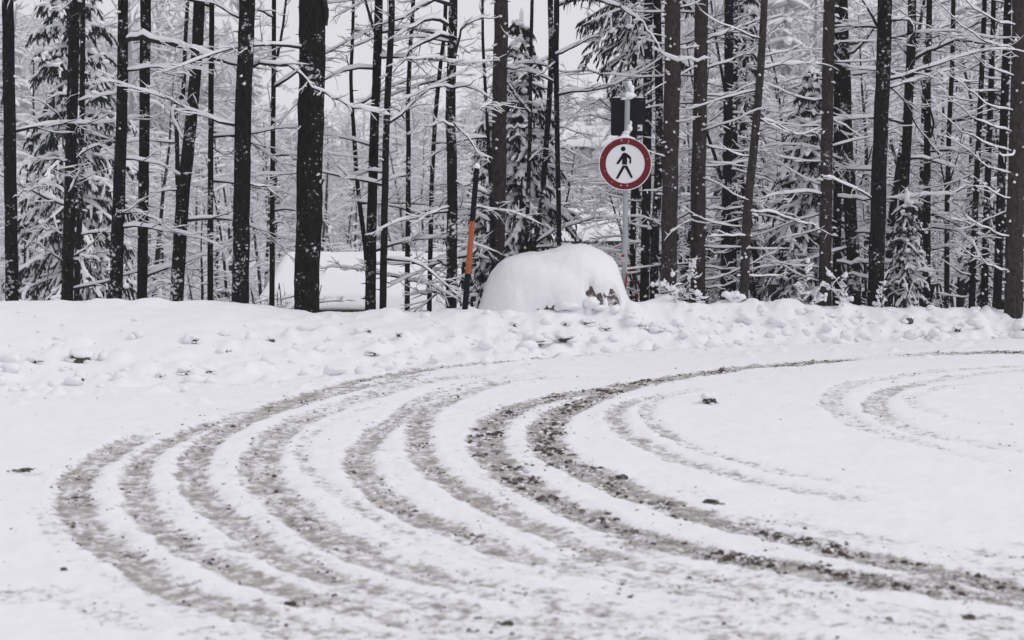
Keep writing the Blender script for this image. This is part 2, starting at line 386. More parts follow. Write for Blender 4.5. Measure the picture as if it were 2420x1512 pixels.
for k in range(52):                                               # many faint single passes fanning out over the near road
    wd, dk, pts = TR[_rt.choice((1, 2, 3, 5, 6))]
    W = np.array([np.r_[onz(x, y, 0.02)[:2], s_] for x, y, s_ in pts if y > 1215]); T_ = np.gradient(W[:, :2], axis=0); T_ /= np.linalg.norm(T_, axis=1, keepdims=True)
    o2 = _rt.uniform(-.55, .55); Q = W.copy(); Q[:, 0] += -T_[:, 1] * o2; Q[:, 1] += T_[:, 0] * o2
    Q[:, 2] = [max(0, min(.7, _rt.uniform(-.2, .75))) for _ in range(len(Q))]
    TR.append((_rt.uniform(.03, .09), .12, Q))
GX0, GX1, GY0, GY1, GS = -8.0, 12.0, 4.0, 24.0, 0.02
gnx = int((GX1 - GX0) / GS) + 1; gny = int((GY1 - GY0) / GS) + 1
gX, gY = np.meshgrid(GX0 + GS * np.arange(gnx), GY0 + GS * np.arange(gny))
wob = 0.05 * fbm(gX * 4, gY * 4, 3) + 0.045 * fbm(gX * 13, gY * 13, 3)
r_slush = np.zeros_like(gX); r_dirt = np.zeros_like(gX); r_rim = np.zeros_like(gX)
patch = fbm(gX * 2.3 + 7, gY * 2.3, 4)
for wd, dk, pts in TR:
    W3 = pts if isinstance(pts, np.ndarray) else [np.r_[onz(x, y, 0.02)[:2], s] for x, y, s in pts]
    L = np.linalg.norm(np.diff(np.array(W3)[:, :2], axis=0), axis=1).sum()
    P = smooth_path(W3, int(L / 0.04))
    D = np.full_like(gX, 9.0); S = np.zeros_like(gX)
    k = int(0.5 / GS)
    for (px, py, s) in P:
        i = int((px - GX0) / GS); j = int((py - GY0) / GS)
        i0, i1, j0, j1 = max(i - k, 0), min(i + k, gnx), max(j - k, 0), min(j + k, gny)
        if i1 <= i0 or j1 <= j0: continue
        d = np.hypot(gX[j0:j1, i0:i1] - px, gY[j0:j1, i0:i1] - py)
        sub = D[j0:j1, i0:i1]; m = d < sub
        sub[m] = d[m]; S[j0:j1, i0:i1][m] = s
    hw = wd / 2
    e = 1 - sstep(hw - 0.035, hw + 0.045, D + wob)
    st = 0.5 + 0.5 * np.cos(2 * np.pi * (D + 0.35 * wob) / (0.05 + 0.02 * (wd > .2)) + wd * 40)
    mk = e * np.clip(S, 0, 1.0) * (1 - np.clip(0.28 + 0.9 * patch, 0.0, .65) * st)
    r_slush = np.maximum(r_slush, mk)
    dm = (1 - sstep(hw * 0.3, hw + 0.05, D + wob * 1.6)) * S * dk * (0.75 + 0.9 * patch)
    r_dirt = np.maximum(r_dirt, np.clip(dm, 0, 1))
    r_rim = np.maximum(r_rim, np.exp(-((D - hw - 0.05) / 0.045) ** 2) * np.clip(S, 0, 1))
# scraped grey streaks over the near road, following the direction of travel
sa = gX * .93 - gY * .36; sc_ = gX * .36 + gY * .93
stk = fbm(sa * .9 + 40, sc_ * 7.5, 4, .6) * .8 + .35 * fbm(gX * 1.1, gY * 1.1 + 9, 3)
r_slush = np.maximum(r_slush, .62 * sstep(.02, .42, stk) * (1 - sstep(8.2, 10.2, gY)) * sstep(-2.4, -.9, gX + .15 * (gY - 6)))
r_slush = np.maximum(r_slush, .30 * sstep(.12, .5, stk) * (gY < 17))
def samp(Rr, X, Y):
    fx = np.clip((X - GX0) / GS, 0, gnx - 1.001); fy = np.clip((Y - GY0) / GS, 0, gny - 1.001)
    i = fx.astype(int); j = fy.astype(int); a = fx - i; b = fy - j
    v = Rr[j, i] * (1 - a) * (1 - b) + Rr[j, i + 1] * a * (1 - b) + Rr[j + 1, i] * (1 - a) * b + Rr[j + 1, i + 1] * a * b
    return np.where((X < GX0) | (X > GX1) | (Y < GY0) | (Y > GY1), 0, v)

us = np.r_[-np.geomspace(6, 1.06, 26), np.linspace(-1, 1, 620), np.geomspace(1.06, 6, 26)]
ys = np.r_[np.linspace(-40, 2.5, 12), np.linspace(3, 4.9, 12), np.geomspace(5, 25.5, 505), np.geomspace(25.9, 600, 90)]
Ug, Yg = np.meshgrid(us, ys)
Xg = Ug * (1.6 + 0.40 * np.clip(Yg, 0, None))
Zg = base_h(Xg, Yg)
nr, nc = Xg.shape
SL = samp(r_slush, Xg, Yg); DT = samp(r_dirt, Xg, Yg); RM = samp(r_rim, Xg, Yg)
yt = toe_y(Xg); yc = crest_y(Xg); sb = (Yg - yt) / (yc - yt)
near = (Yg < 40)
bank = sstep(0.0, 0.25, sb) * (1 - sstep(1.15, 1.6, sb))
road = 1 - sstep(-0.1, 0.15, sb)
Zg = Zg + road * (-0.022 * SL * (1 - 0.5 * DT) + 0.007 * RM * (1 - SL) * (0.6 + fbm(Xg * 7, Yg * 7, 3)) + 0.012 * SL * fbm(Xg * 20, Yg * 20, 3) + 0.02 * fbm(Xg * 1.2, Yg * 1.2, 3) + 0.012 * fbm(Xg * 7, Yg * 7, 4, .6) + 0.006 * np.abs(fbm(Xg * 16 + 3, Yg * 16, 3)))
leftsm = sstep(-1.5, -3.5, Xg)
Zg = Zg + bank * (0.045 * fbm(Xg * 1.1 + 5, Yg * 1.4, 3) + 0.035 * (1 - 0.5 * leftsm) * fbm(Xg * 4.5, Yg * 4.5, 3))
Zg = Zg + (Yg > yc) * (sstep(0.2, 2.5, Yg - yc) * 0.12 * fbm(Xg * 0.6, Yg * 0.6, 3)) * near
# ploughed-up lumps on the bank, a rounder set along its crest
rl = np.random.default_rng(21)
def add_lump(x, y, rx, ry, h, pw=1.6):
    j0, j1 = np.searchsorted(ys, [y - 2.2 * ry, y + 2.2 * ry])
    if j1 <= j0: return
    sx = Xg[j0:j1] - x; sy = Yg[j0:j1] - y
    Zg[j0:j1] += h * np.exp(-((sx / rx) ** 2 + (sy / ry) ** 2) ** pw)
for k in range(950):
    x = rl.uniform(-7, 9); yt_, yc_ = float(toe_y(x)), float(crest_y(x)); s = rl.uniform(0.05, 1.0)
    r = 0.035 + 0.10 * rl.random() ** 2.2
    if x < -2.5 and s > 0.55: continue
    add_lump(x, yt_ + s * (yc_ - yt_), r, r * rl.uniform(0.8, 1.4), r * rl.uniform(0.22, 0.55), rl.uniform(1.2, 3.0))
for k in range(75):
    x = rl.uniform(-7, 9); r = rl.uniform(0.10, 0.30)
    if -3.4 < x < -1.6: r *= .6
    add_lump(x, float(crest_y(x)) + rl.uniform(-0.12, 0.12), r, r * 1.2, r * rl.uniform(0.08, 0.2) * (0.8 if x < -1.5 else .7))
for k in range(240):                                             # crumbs of snow thrown onto the road edge
    x = rl.uniform(-6, 9); r = rl.uniform(0.02, 0.06)
    add_lump(x, float(toe_y(x)) + rl.normal(-0.25, 0.5), r, r, r * 0.7)
hmap = Zg
def ground_z(x, y):
    j = int(np.clip(np.searchsorted(ys, y), 1, nr - 1))
    def row(jj): return np.interp(x, Xg[jj], Zg[jj])
    t = (y - ys[j - 1]) / (ys[j] - ys[j - 1]); return float(row(j - 1) * (1 - t) + row(j) * t)
def on_ground(x, y):
    """walk along the picture ray until it meets the ground"""
    d = ray(x, y); prev = 5.0
    for Y in np.arange(5.0, 26.0, 0.04):
        p = np.array([0, 0, EYE]) + d * (Y / d[1])
        if p[2] <= ground_z(p[0], Y): return np.array([p[0], Y, ground_z(p[0], Y)])
    return at(x, y, 20.0)

def sheet(name, facemask):
    idx = np.arange(nr * nc).reshape(nr, nc)
    Q = np.stack([idx[:-1, :-1], idx[:-1, 1:], idx[1:, 1:], idx[1:, :-1]], -1).reshape(-1, 4)[facemask.ravel()]
    used = np.unique(Q); remap = np.zeros(nr * nc, int); remap[used] = np.arange(len(used))
    s = Soup(); s.add(np.c_[Xg.ravel()[used], Yg.ravel()[used], Zg.ravel()[used]], remap[Q])
    me = s.mesh(name, M['ground'])
    for an, arr in (('slush', SL * road), ('dirt', DT * road)):
        a = me.attributes.new(an, 'FLOAT', 'POINT'); a.data.foreach_set('value', arr.ravel()[used].astype(np.float32))
    o = link(name, me); o['kind'] = 'structure'; return o
sf = sb[:-1, :-1]; yb = Yg[:-1, :-1]
sheet('road', sf < 0)
sheet('snow_bank', (sf >= 0) & (sf < 1.25))
sheet('ground', sf >= 1.25)

# ------------------------------------------------------------------ branches
UP = np.array([0., 0, 1])
def unit(v): return v / (math.sqrt(v[0] * v[0] + v[1] * v[1] + v[2] * v[2]) + 1e-9)
def path(p0, d, L, n, rg, jit=0.12, lift=0.0):
    P = [np.asarray(p0, float)]; d = unit(np.asarray(d, float)); st = L / (n - 1)
    for i in range(n - 1):
        d = unit(d + jit * rg.normal(size=3) + np.array([0, 0, lift]))
        P.append(P[-1] + d * st)
    return np.array(P)
def snow_on(sp, P, rad, rg, k=3, amount=1.0, base=0.005):
    """a ridge of snow lying on a branch: thick where it is level, none where it is steep"""
    T = np.gradient(P, axis=0); T /= np.linalg.norm(T, axis=1, keepdims=True) + 1e-9
    hz = np.sqrt(np.clip(1 - T[:, 2] ** 2, 0, 1)) ** 2
    s = (base + 0.62 * rad) * amount * hz * rg.uniform(0.65, 1.25, len(P))
    s[0] *= 0.6; s[-1] *= 0.3
    Q = P + np.outer(rad * 0.75 + s * 0.65, UP)
    tube(sp, Q, s, k, squash=1.15)
def limb(wood, snow, P, r0, r1, rg, level=2, twig=0.45, spacing=0.10, snowy=1.0, k=5, flatness=0.65, tw_lift=0.03):
    n = len(P); rad = r0 + (r1 - r0) * np.linspace(0, 1, n) ** 0.8
    tube(wood, P, rad, k)
    snow_on(snow, P, rad, rg, 5 if r0 > 0.012 else 4, snowy, 0.017 if r0 > 0.012 else 0.011)
    if level <= 0: return
    seg = np.linalg.norm(np.diff(P, axis=0), axis=1); L = seg.sum(); cum = np.r_[0, np.cumsum(seg)]
    s = spacing * rg.uniform(0.5, 1.5) + 0.12 * L; side = 1 if rg.random() < 0.5 else -1
    while s < L:
        i = min(int(np.searchsorted(cum, s)), n - 1)
        p = P[i - 1] + (P[i] - P[i - 1]) * ((s - cum[i - 1]) / seg[i - 1]) if i > 0 else P[0]
        t = unit(P[i] - P[i - 1])
        sd = unit(np.array([t[1], -t[0], 0.0])) * side
        sd = sd * flatness + (1 - flatness) * rg.normal(size=3)
        d = unit(t * rg.uniform(0.5, 1.1) + unit(sd) * rg.uniform(0.5, 1.0))
        l = twig * rg.uniform(0.45, 1.2) * (1.05 - 0.55 * s / L)
        rr = max(0.0026, (r0 + (r1 - r0) * s / L) * 0.45); rr = min(rr, 0.008)
        Q = path(p, d, l, 5, rg, 0.16, tw_lift)
        tube(wood, Q, np.linspace(rr, 0.0016, 5), 3)
        snow_on(snow, Q, np.linspace(rr, 0.0016, 5), rg, 3, snowy, 0.0078)
        if level > 1:
            for _ in range(rg.integers(1, 4)):
                a = rg.integers(1, 4); t2 = unit(Q[a + 1] - Q[a])
                d2 = unit(t2 + 0.9 * rg.normal(size=3) * np.array([1, 1, 0.55]))
                Q2 = path(Q[a], d2, l * rg.uniform(0.3, 0.6), 4, rg, 0.15, 0.02)
                tube(wood, Q2, np.linspace(0.0026, 0.0012, 4), 3)
                snow_on(snow, Q2, np.full(4, 0.002), rg, 3, snowy, 0.0065)
        s += spacing * rg.uniform(0.5, 1.6); side = -side
def add_limb(tree, org, P, r0, r1, rg, name='branch', **kw):
    wood, sn = Soup(), Soup()
    limb(wood, sn, P, r0, r1, rg, **kw)
    b = wood.build(name, M['twig'], tree, off=org)
    sn.build('snow', M['twig_snow'], b, off=org)
    return b

# ------------------------------------------------------------------ spruce boughs
def frond(nd, sn, P, rg, wid, snow=1.0, tass=10, hang=1.0):
    n = len(P)
    if tass > 0:
        u = rg.uniform(0.02, 1.0, tass) * (n - 1); k = np.minimum(u.astype(int), n - 2); f = (u - k)[:, None]
        p = P[k] + (P[k + 1] - P[k]) * f
        t = P[k + 1] - P[k]; t = t / (np.linalg.norm(t, axis=1, keepdims=True) + 1e-9)
        sg = np.where(rg.random(tass) < .5, -1.0, 1.0)[:, None]
        sd = np.c_[t[:, 1], -t[:, 0], np.zeros(tass)] * sg
        d = t * rg.uniform(0.2, 0.9, (tass, 1)) + sd * rg.uniform(0, 0.8, (tass, 1)) - UP * rg.uniform(0.3, 1.1, (tass, 1)) * hang
        d /= np.linalg.norm(d, axis=1, keepdims=True)
        l = wid * rg.uniform(0.5, 1.35, (tass, 1)); b = np.cross(d, rg.normal(size=(tass, 3)))
        b = b / (np.linalg.norm(b, axis=1, keepdims=True) + 1e-9) * wid * rg.uniform(0.07, 0.15, (tass, 1))
        e = p + d * l; md = p + d * l * 0.45
        V = np.stack([p - b * .5, md - b, e, md + b, p + b * .5], 1).reshape(-1, 3); o = (np.arange(tass) * 5)[:, None]
        nd.add(V, np.array([[0, 1, 3, 4]]) + o, np.array([[1, 2, 3]]) + o)
    if snow > 0:
        for q in range(1 if rg.random() < .75 else 2):
            i = rg.integers(0, n); quick_lump(sn, rg, P[i] + rg.normal(size=3) * wid * .25 + [0, 0, wid * .25], wid * rg.uniform(.35, .75), wid * rg.uniform(.35, .75), wid * rg.uniform(.25, .45))
        s = wid * 0.34 * snow * rg.uniform(0.6, 1.25, n) * np.sin(np.linspace(0.5, 2.9, n)) ** 0.6
        tube(sn, P + np.outer(s * 0.55, UP), s, 6, squash=0.72)
def bough(nd, sn, wood, p0, d, L, rg, droop=-0.10, snow=1.0, dens=1.0, wid=0.075):
    n = 7
    P = path(p0, d, L, n, rg, 0.05, droop)
    tube(wood, P, np.linspace(0.010, 0.003, n) * (0.6 + L), 4)
    frond(nd, sn, P, rg, wid, snow, int(26 * dens * (0.5 + L)), 1.0)
    m = max(2, int(L / 0.14 * dens))
    for k in range(m):
        for sgn in (-1, 1):
            if rg.random() < 0.12: continue
            u = (0.15 + 0.8 * (k + rg.random()) / m) * (n - 1); i = min(int(u), n - 2)
            p = P[i] + (P[i + 1] - P[i]) * (u - i); t = unit(P[i + 1] - P[i])
            sd = np.array([t[1], -t[0], 0.0]) * sgn
            dd = unit(t * 0.8 + sd * rg.uniform(0.3, 0.9) - UP * rg.uniform(0.1, 0.8))
            l = (0.16 + 0.32 * L * (1 - u / n)) * rg.uniform(0.6, 1.15)
            Q = path(p, dd, l, 4, rg, 0.12, -0.22)
            frond(nd, sn, Q, rg, wid * 0.85, snow * (rg.random() < 0.40), int(20 * dens), 1.0)
def spruce(name, loc, h, rad, label, group=None, seed=1, z0=0.08, dens=1.0, snow=1.0, trunk_r=None, wid=0.075):
    rg = np.random.default_rng(seed)
    t = thing(name, loc, label, 'tree', group)
    tr = Soup(); tp = path((0, 0, -0.3), UP, h + 0.3, 14, rg, 0.012)
    tr0 = trunk_r or (0.018 * h + 0.015)
    tube(tr, tp, np.linspace(tr0, 0.006, 14), 9)
    tr.build('trunk', M['bark_dark'], t)
    nd, sn, wd = Soup(), Soup(), Soup()
    z = z0 * h; ph = 0
    while z < h - 0.08:
        f = 1 - z / h
        L0 = rad * (f ** 0.75) * (0.75 + 0.25 * min(1, (z / h) / 0.15))
        nb = int(5 + 3 * f)
        for b in range(nb):
            a = ph + 2 * np.pi * b / nb + rg.normal() * 0.18
            L = max(0.12, L0 * rg.uniform(0.72, 1.15))
            el = 0.35 - 0.75 * f
            i = min(int((z + 0.3) / (h + 0.3) * 13), 12)
            bough(nd, sn, wd, np.r_[tp[i][:2], z + rg.normal() * 0.03], (math.cos(a), math.sin(a), el), L, rg, -0.07, snow, dens, wid)
        ph += 1.1; z += (0.16 + 0.10 * f) * (0.55 + 0.12 * h)
    # leader
    tube(sn, np.array([[0, 0, h - 0.05], [0, 0, h + 0.06], [0, 0, h + 0.15]]) + np.r_[tp[-1][:2], 0], [0.035, 0.04, 0.008], 6)
    cr = nd.build('needles', M['needle'], t, False); cr['kind'] = 'stuff'
    wd.build('boughs', M['twig'], t)['kind'] = 'stuff'
    s_ = sn.build('snow', M['snow'], t); s_['kind'] = 'stuff'
    return t

# ------------------------------------------------------------------ front trunks
def px_path(pts, Y):
    return np.array([at(x, y, Y) for x, y in pts])
def trunk_tree(name, label, Y, pts, wt, wb, bark, seed, limbs=8, style='beech', zr=(0.6, 5.5), group=None, top=9.5, llen=(0.7, 1.8), manual=()):
    """pts: picture points of the trunk's axis from the top of the frame down; wt, wb its widths in pixels there"""
    rg = np.random.default_rng(seed)
    P = px_path(pts, Y)[::-1]                                  # bottom to top
    base = ground_z(P[0][0], Y)
    d0 = unit(P[1] - P[0]); lo = P[0] - d0 * ((P[0][2] - base + 0.35) / max(d0[2], 0.3))
    dt = unit(P[-1] - P[-2]); dt = unit(dt * np.array([0.6, 0.6, 1]))
    up = [P[-1] + dt * s for s in ((top - P[-1][2]) * 0.35, (top - P[-1][2]) * 0.7, (top - P[-1][2]))]
    C = np.vstack([[lo], P, up])
    # a little bend towards and away from the viewer
    C[:, 1] += rg.normal() * 0.06 * np.sin(np.linspace(0, 3, len(C)))
    n = 120; A = smooth_path(C, n)
    zt = P[-1][2]; zb = P[0][2]
    r = np.interp(A[:, 2], [zb - 1, zb, zt, top], [wb / 2 / pxm(Y) * 1.10, wb / 2 / pxm(Y), wt / 2 / pxm(Y), 0.25 * wt / pxm(Y)])
    r = r * (1 + 0.035 * fbm(A[:, 2] * 2.3 + seed, A[:, 2] * 0 + seed * 3.1, 3))
    org = np.array([lo[0], lo[1], base])
    t = thing(name, org, label, 'tree', group)
    k = 16; sp = Soup()
    A2 = A.copy(); A2[:, :2] += 0.12 * r[:, None] * np.c_[fbm(A[:, 2] * 1.7, A[:, 2] * 0 + seed, 2), fbm(A[:, 2] * 1.7, A[:, 2] * 0 + seed + 50, 2)]
    tube(sp, A2, r, k)
    V = sp.v[0].reshape(n, k, 3); cen = A2[:, None, :]
    th = np.arange(k)[None, :] * (2 * np.pi / k)
    nz = fbm(np.cos(th) * 1.5 + V[:, :, 2] * 3.0 + seed, np.sin(th) * 1.5 + V[:, :, 2] * 1.1, 4)
    nz2 = fbm(th * 2.6 + seed, V[:, :, 2] * 9.0, 3)
    V = cen + (V - cen) * (1 + 0.10 * nz + 0.07 * nz2)[:, :, None]
    sp.v[0] = V.reshape(-1, 3)
    sp.build('trunk', M[bark], t, off=org)
    def axis(z):
        return np.array([np.interp(z, A2[:, 2], A2[:, i]) for i in range(3)]), float(np.interp(z, A2[:, 2], r))
    for q in range(limbs):
        if style == 'beech':
            z = base + rg.uniform(*zr); p, rr = axis(z); a = rg.uniform(0, 2 * np.pi)
            a = a if rg.random() < 0.4 else rg.choice((0, np.pi)) + rg.normal() * 0.5
            d = np.array([math.cos(a), math.sin(a), rg.uniform(-0.05, 0.55)])
            L = rg.uniform(*llen); n_ = 9
            Pb = path(p + unit(d * [1, 1, 0]) * rr * 0.7, d, L, n_, rg, 0.10, -0.05)
            add_limb(t, org, Pb, 0.009 + 0.006 * L, 0.004, rg, twig=0.30 + 0.12 * L, spacing=0.085)
        else:
            z = base + zr[0] + (zr[1] - zr[0]) * (q + rg.uniform(0, 0.8)) / limbs; p, rr = axis(z); a = rg.uniform(0, 2 * np.pi)
            if rg.random() < 0.65: a = rg.choice((0.0, np.pi)) + rg.normal() * 0.35
            d = np.array([math.cos(a), math.sin(a), rg.uniform(-0.4, 0.15)])
            L = rg.uniform(*llen); n_ = 8
            Pb = path(p + unit(d * [1, 1, 0]) * rr * 0.7, d, L, n_, rg, 0.11, rg.uniform(-.02, .09))
            add_limb(t, org, Pb, 0.006 + 0.004 * L, 0.0025, rg, level=1, twig=0.26, spacing=0.16, tw_lift=0.05)
    # short snow-capped stubs
    if True:
        st, ss = Soup(), Soup()
        for q in range(46 if style == 'spruce' else 16):
            z = base + rg.uniform(0.3, 4.6); p, rr = axis(z); a = rg.uniform(np.pi, 2 * np.pi)
            d = np.array([math.cos(a), math.sin(a), rg.uniform(-0.3, 0.2)])
            Q = path(p + unit(d * [1, 1, 0]) * rr * 0.9, d, rg.uniform(0.03, 0.10), 3, rg, 0.1)
            tube(st, Q, np.linspace(0.008, 0.003, 3), 4)
            if rg.random() < (0.6 if style == 'spruce' else 0.15): snow_on(ss, Q, np.full(3, 0.007), rg, 4, 1.3, 0.010)
        b = st.build('stubs', M['twig'], t, off=org); b['kind'] = 'stuff'
        c = ss.build('snow', M['twig_snow'], b, off=org); c['kind'] = 'stuff'
    for (mp, dY, r0, r1, kw) in manual:
        m = len(mp); Q = np.array([at(x, y, Y + dY * (0.15 + 0.85 * i / (m - 1))) for i, (x, y) in enumerate(mp)])
        L = np.linalg.norm(np.diff(Q, axis=0), axis=1).sum()
        Q = smooth_path(Q, max(8, int(L / 0.09)))
        Q[1:-1, 2] += 0.012 * rg.normal(size=len(Q) - 2)
        add_limb(t, org, Q, r0, r1, rg, **kw)
    return t

G1 = 'dark bare trunks behind the snow bank'
TW = dict(twig=0.42, spacing=0.09)
trunk_tree('broadleaf_tree', 'dark bare trunk at the very left edge of the wood', 19.9, [(17,0),(20,200),(24,450),(28,715)], 27, 31, 'bark_dark', 1, 5, manual=[
   ([(30,470),(50,455),(95,440)], -.2, .010, .004, TW)], group=G1)
trunk_tree('broadleaf_tree', 'snow-flecked trunk in front of the left spruce, many upswept snowy branches', 21.5, [(176,0),(170,250),(164,480),(158,716)], 25, 28, 'bark_patch', 2, 5, group=G1, manual=[
   ([(180,287),(208,288),(240,265)], -.3, .013, .005, TW), ([(160,302),(115,250),(50,229)], -.2, .012, .004, TW),
   ([(175,605),(215,580),(245,545)], -.3, .012, .004, TW), ([(160,380),(120,375),(85,374)], -.3, .011, .004, TW),
   ([(160,560),(130,545),(90,540)], .2, .010, .004, TW), ([(182,375),(228,344),(275,372)], -.4, .014, .006, TW),
   ([(186,240),(230,232),(285,215)], -.4, .014, .006, TW), ([(150,620),(110,590),(75,572)], -.3, .010, .004, TW)])
trunk_tree('broadleaf_tree', 'thin dark trunk hugging the right of the snow-flecked left trunk', 23.0, [(190,0),(189,250),(184,500),(178,716)], 12, 14, 'bark_patch', 3, 4, group=G1)
trunk_tree('broadleaf_tree', 'dark trunk whose long thick snowy branch sweeps right across several trunks', 20.2, [(292,0),(290,250),(284,430),(279,560),(272,718)], 23, 32, 'bark_dark', 4, 4, group=G1, manual=[
   ([(300,95),(322,86),(360,94),(430,110),(480,127),(540,150),(600,152),(640,150),(700,166),(739,204),(790,231),(834,251),(890,266),(922,273)], -1.4, .032, .008, dict(twig=0.5, spacing=0.11, snowy=1.1)),
   ([(296,505),(330,505),(370,522),(415,548)], -.2, .013, .005, TW), ([(268,515),(295,500),(330,475),(350,465)], -.2, .010, .004, TW)])
trunk_tree('broadleaf_tree', 'dark trunk just right of the one with the long sweeping branch', 21.2, [(346,0),(344,200),(341,430),(336,720)], 25, 24, 'bark_dark', 5, 4, group=G1, manual=[
   ([(358,215),(390,222),(415,240)], .3, .012, .005, TW), ([(345,567),(310,560),(290,548)], -.2, .009, .004, TW)])
trunk_tree('broadleaf_tree', 'leaning dark trunk, its foot to the left, wide snow flecks', 20.4, [(469,0),(460,160),(447,310),(430,470),(415,725)], 26, 33, 'bark_patch', 6, 5, group=G1, manual=[
   ([(462,180),(440,160),(420,200)], -.3, .010, .003, TW)])
trunk_tree('broadleaf_tree', 'wiry thin stem close left of the leaning trunk', 23.5, [(443,0),(438,90),(432,230),(415,240),(418,330),(420,450),(424,600),(420,720)], 9, 12, 'bark_dark', 7, 7, group=G1, llen=(.5, 1.0))
trunk_tree('broadleaf_tree', 'slim straight trunk between the leaning trunk and a stout one', 21.0, [(504,0),(502,200),(500,450),(498,720)], 12, 14, 'bark_dark', 8, 6, group=G1, manual=[
   ([(500,445),(455,440)], .2, .008, .004, TW), ([(505,350),(530,365),(555,352)], -.2, .010, .005, TW)])
trunk_tree('broadleaf_tree', 'stout dark trunk left of the thin forked one', 19.35, [(586,0),(578,200),(573,430),(568,735)], 37, 41, 'bark_dark', 9, 3, group=G1, manual=[
   ([(590,435),(630,443),(655,460)], .3, .010, .004, TW)])
trunk_tree('broadleaf_tree', 'thin trunk forking high up, left of the stoutest trunk', 21.6, [(649,0),(648,180),(645,450),(643,735)], 10, 13, 'bark_dark', 10, 5, group=G1, manual=[
   ([(655,135),(664,90),(676,0),(684,-80)], 0, .020, .012, dict(twig=0.4, spacing=0.15))])
trunk_tree('broadleaf_tree', 'stoutest dark trunk, broken stub at its right side', 19.75, [(738,0),(737,150),(732,400),(724,745)], 62, 60, 'bark_dark', 11, 1, group=G1, manual=[
   ([(748,443),(765,425)], -.1, .018, .012, dict(level=0)), ([(712,240),(722,268),(708,305),(680,330)], -.15, .007, .003, dict(level=0)),
   ([(768,60),(771,30),(766,0)], -.1, .03, .03, dict(level=0))])
trunk_tree('broadleaf_tree', 'thin wavy stem meeting the foot of a thicker trunk', 22.0, [(835,0),(832,110),(829,190),(835,300),(848,470),(866,610),(872,740)], 7, 13, 'bark_dark', 12, 6, group=G1, manual=[
   ([(829,175),(822,150),(818,130)], -.1, .012, .006, TW)])
trunk_tree('broadleaf_tree', 'dark trunk with a side stem forking left near the top', 20.6, [(893,0),(890,130),(883,310),(877,520),(874,748)], 19, 26, 'bark_dark', 13, 7, group=G1, manual=[
   ([(888,82),(878,50),(862,0),(850,-60)], 0, .022, .014, dict(twig=0.4, spacing=0.15))])
trunk_tree('broadleaf_tree', 'slim trunk mottled with stuck snow beside the side-stemmed trunk', 20.3, [(925,0),(922,100),(913,270),(908,500),(904,748)], 15, 17, 'bark_patch', 14, 7, group=G1)
trunk_tree('broadleaf_tree', 'thin snow-mottled trunk with a dent halfway up', 21.2, [(977,0),(970,120),(964,270),(966,330),(965,430),(962,740)], 9, 13, 'bark_patch', 15, 8, group=G1, manual=[
   ([(955,280),(940,262),(920,255)], -.2, .010, .004, TW), ([(968,320),(980,300),(990,285)], .1, .010, .004, TW)])
trunk_tree('broadleaf_tree', 'thin trunk bending away left of the arching-branched trunk', 21.8, [(1053,0),(1050,80),(1040,160),(1028,290),(1020,450),(1014,740)], 9, 12, 'bark_dark', 16, 6, group=G1)
trunk_tree('broadleaf_tree', 'dark trunk with three thick snowy branches arching left near the top', 20.7, [(1070,0),(1067,130),(1064,260),(1068,450),(1065,740)], 21, 27, 'bark_patch', 17, 7, group=G1, manual=[
   ([(1060,10),(1040,2),(1013,5),(969,29),(936,47),(900,58)], -.35, .026, .008, dict(twig=0.45, spacing=0.10)),
   ([(1060,60),(1031,47),(1002,49),(973,62),(950,77),(929,89)], -.4, .024, .008, dict(twig=0.45, spacing=0.10)),
   ([(1060,88),(1031,87),(998,100),(969,120),(947,146),(929,171)], -.4, .024, .008, dict(twig=0.45, spacing=0.10)),
   ([(1076,124),(1085,92),(1091,62),(1118,49),(1159,44)], -.2, .020, .006, TW),
   ([(1070,210),(1030,205),(985,222),(940,238)], -.3, .014, .004, TW), ([(1072,300),(1045,290),(1010,300),(975,315)], -.3, .013, .004, TW),
   ([(1070,210),(1100,205),(1130,215),(1165,235)], -.4, .016, .006, TW), ([(1072,290),(1100,320),(1130,360),(1155,372)], -.3, .014, .005, TW),
   ([(1078,430),(1110,440),(1150,455)], -.3, .013, .005, TW), ([(1060,490),(1030,500),(985,520)], -.3, .012, .004, TW)])
trunk_tree('broadleaf_tree', 'thin stem beside the brown-grey trunk by the boulder, low snowy boughs reaching left', 21.4, [(1140,0),(1142,125),(1152,300),(1163,520),(1168,740)], 6, 12, 'bark_dark', 18, 5, group=G1, manual=[
   ([(1128,590),(1105,602),(1047,615),(1010,628),(984,620),(938,625),(895,625),(857,632)], -.5, .022, .006, dict(twig=0.4, spacing=0.13)),
   ([(1110,600),(1060,618),(1012,630),(985,645),(950,662),(915,680)], -.7, .018, .005, dict(twig=0.35, spacing=0.15)),
   ([(1064,643),(1048,622),(1030,615)], -.6, .018, .010, dict(level=0)),
   ([(1056,702),(1028,690),(995,696),(965,697)], -.6, .016, .005, TW), ([(1036,692),(1000,720),(972,740)], -.6, .012, .005, TW),
   ([(1130,690),(1110,640),(1138,560)], -.3, .010, .004, TW)])
G2 = 'brown-grey spruce trunks with stubby dead branches'
SPD = dict(level=1, twig=0.3, spacing=0.15)
trunk_tree('spruce_trunk_tree', 'brown-grey spruce trunk rising behind the left end of the snowy boulder', 21.9, [(1184,0),(1181,200),(1178,420),(1173,640)], 33, 37, 'bark_brown', 20, 9, 'spruce', group=G2, llen=(.3, .9), manual=[
   ([(1194,15),(1180,35),(1182,60),(1200,85),(1225,95)], -.25, .008, .003, dict(level=0)), ([(1195,165),(1215,162),(1240,160)], -.2, .012, .008, dict(level=0)),
   ([(1193,303),(1220,302),(1247,299)], -.2, .014, .010, dict(level=0))])
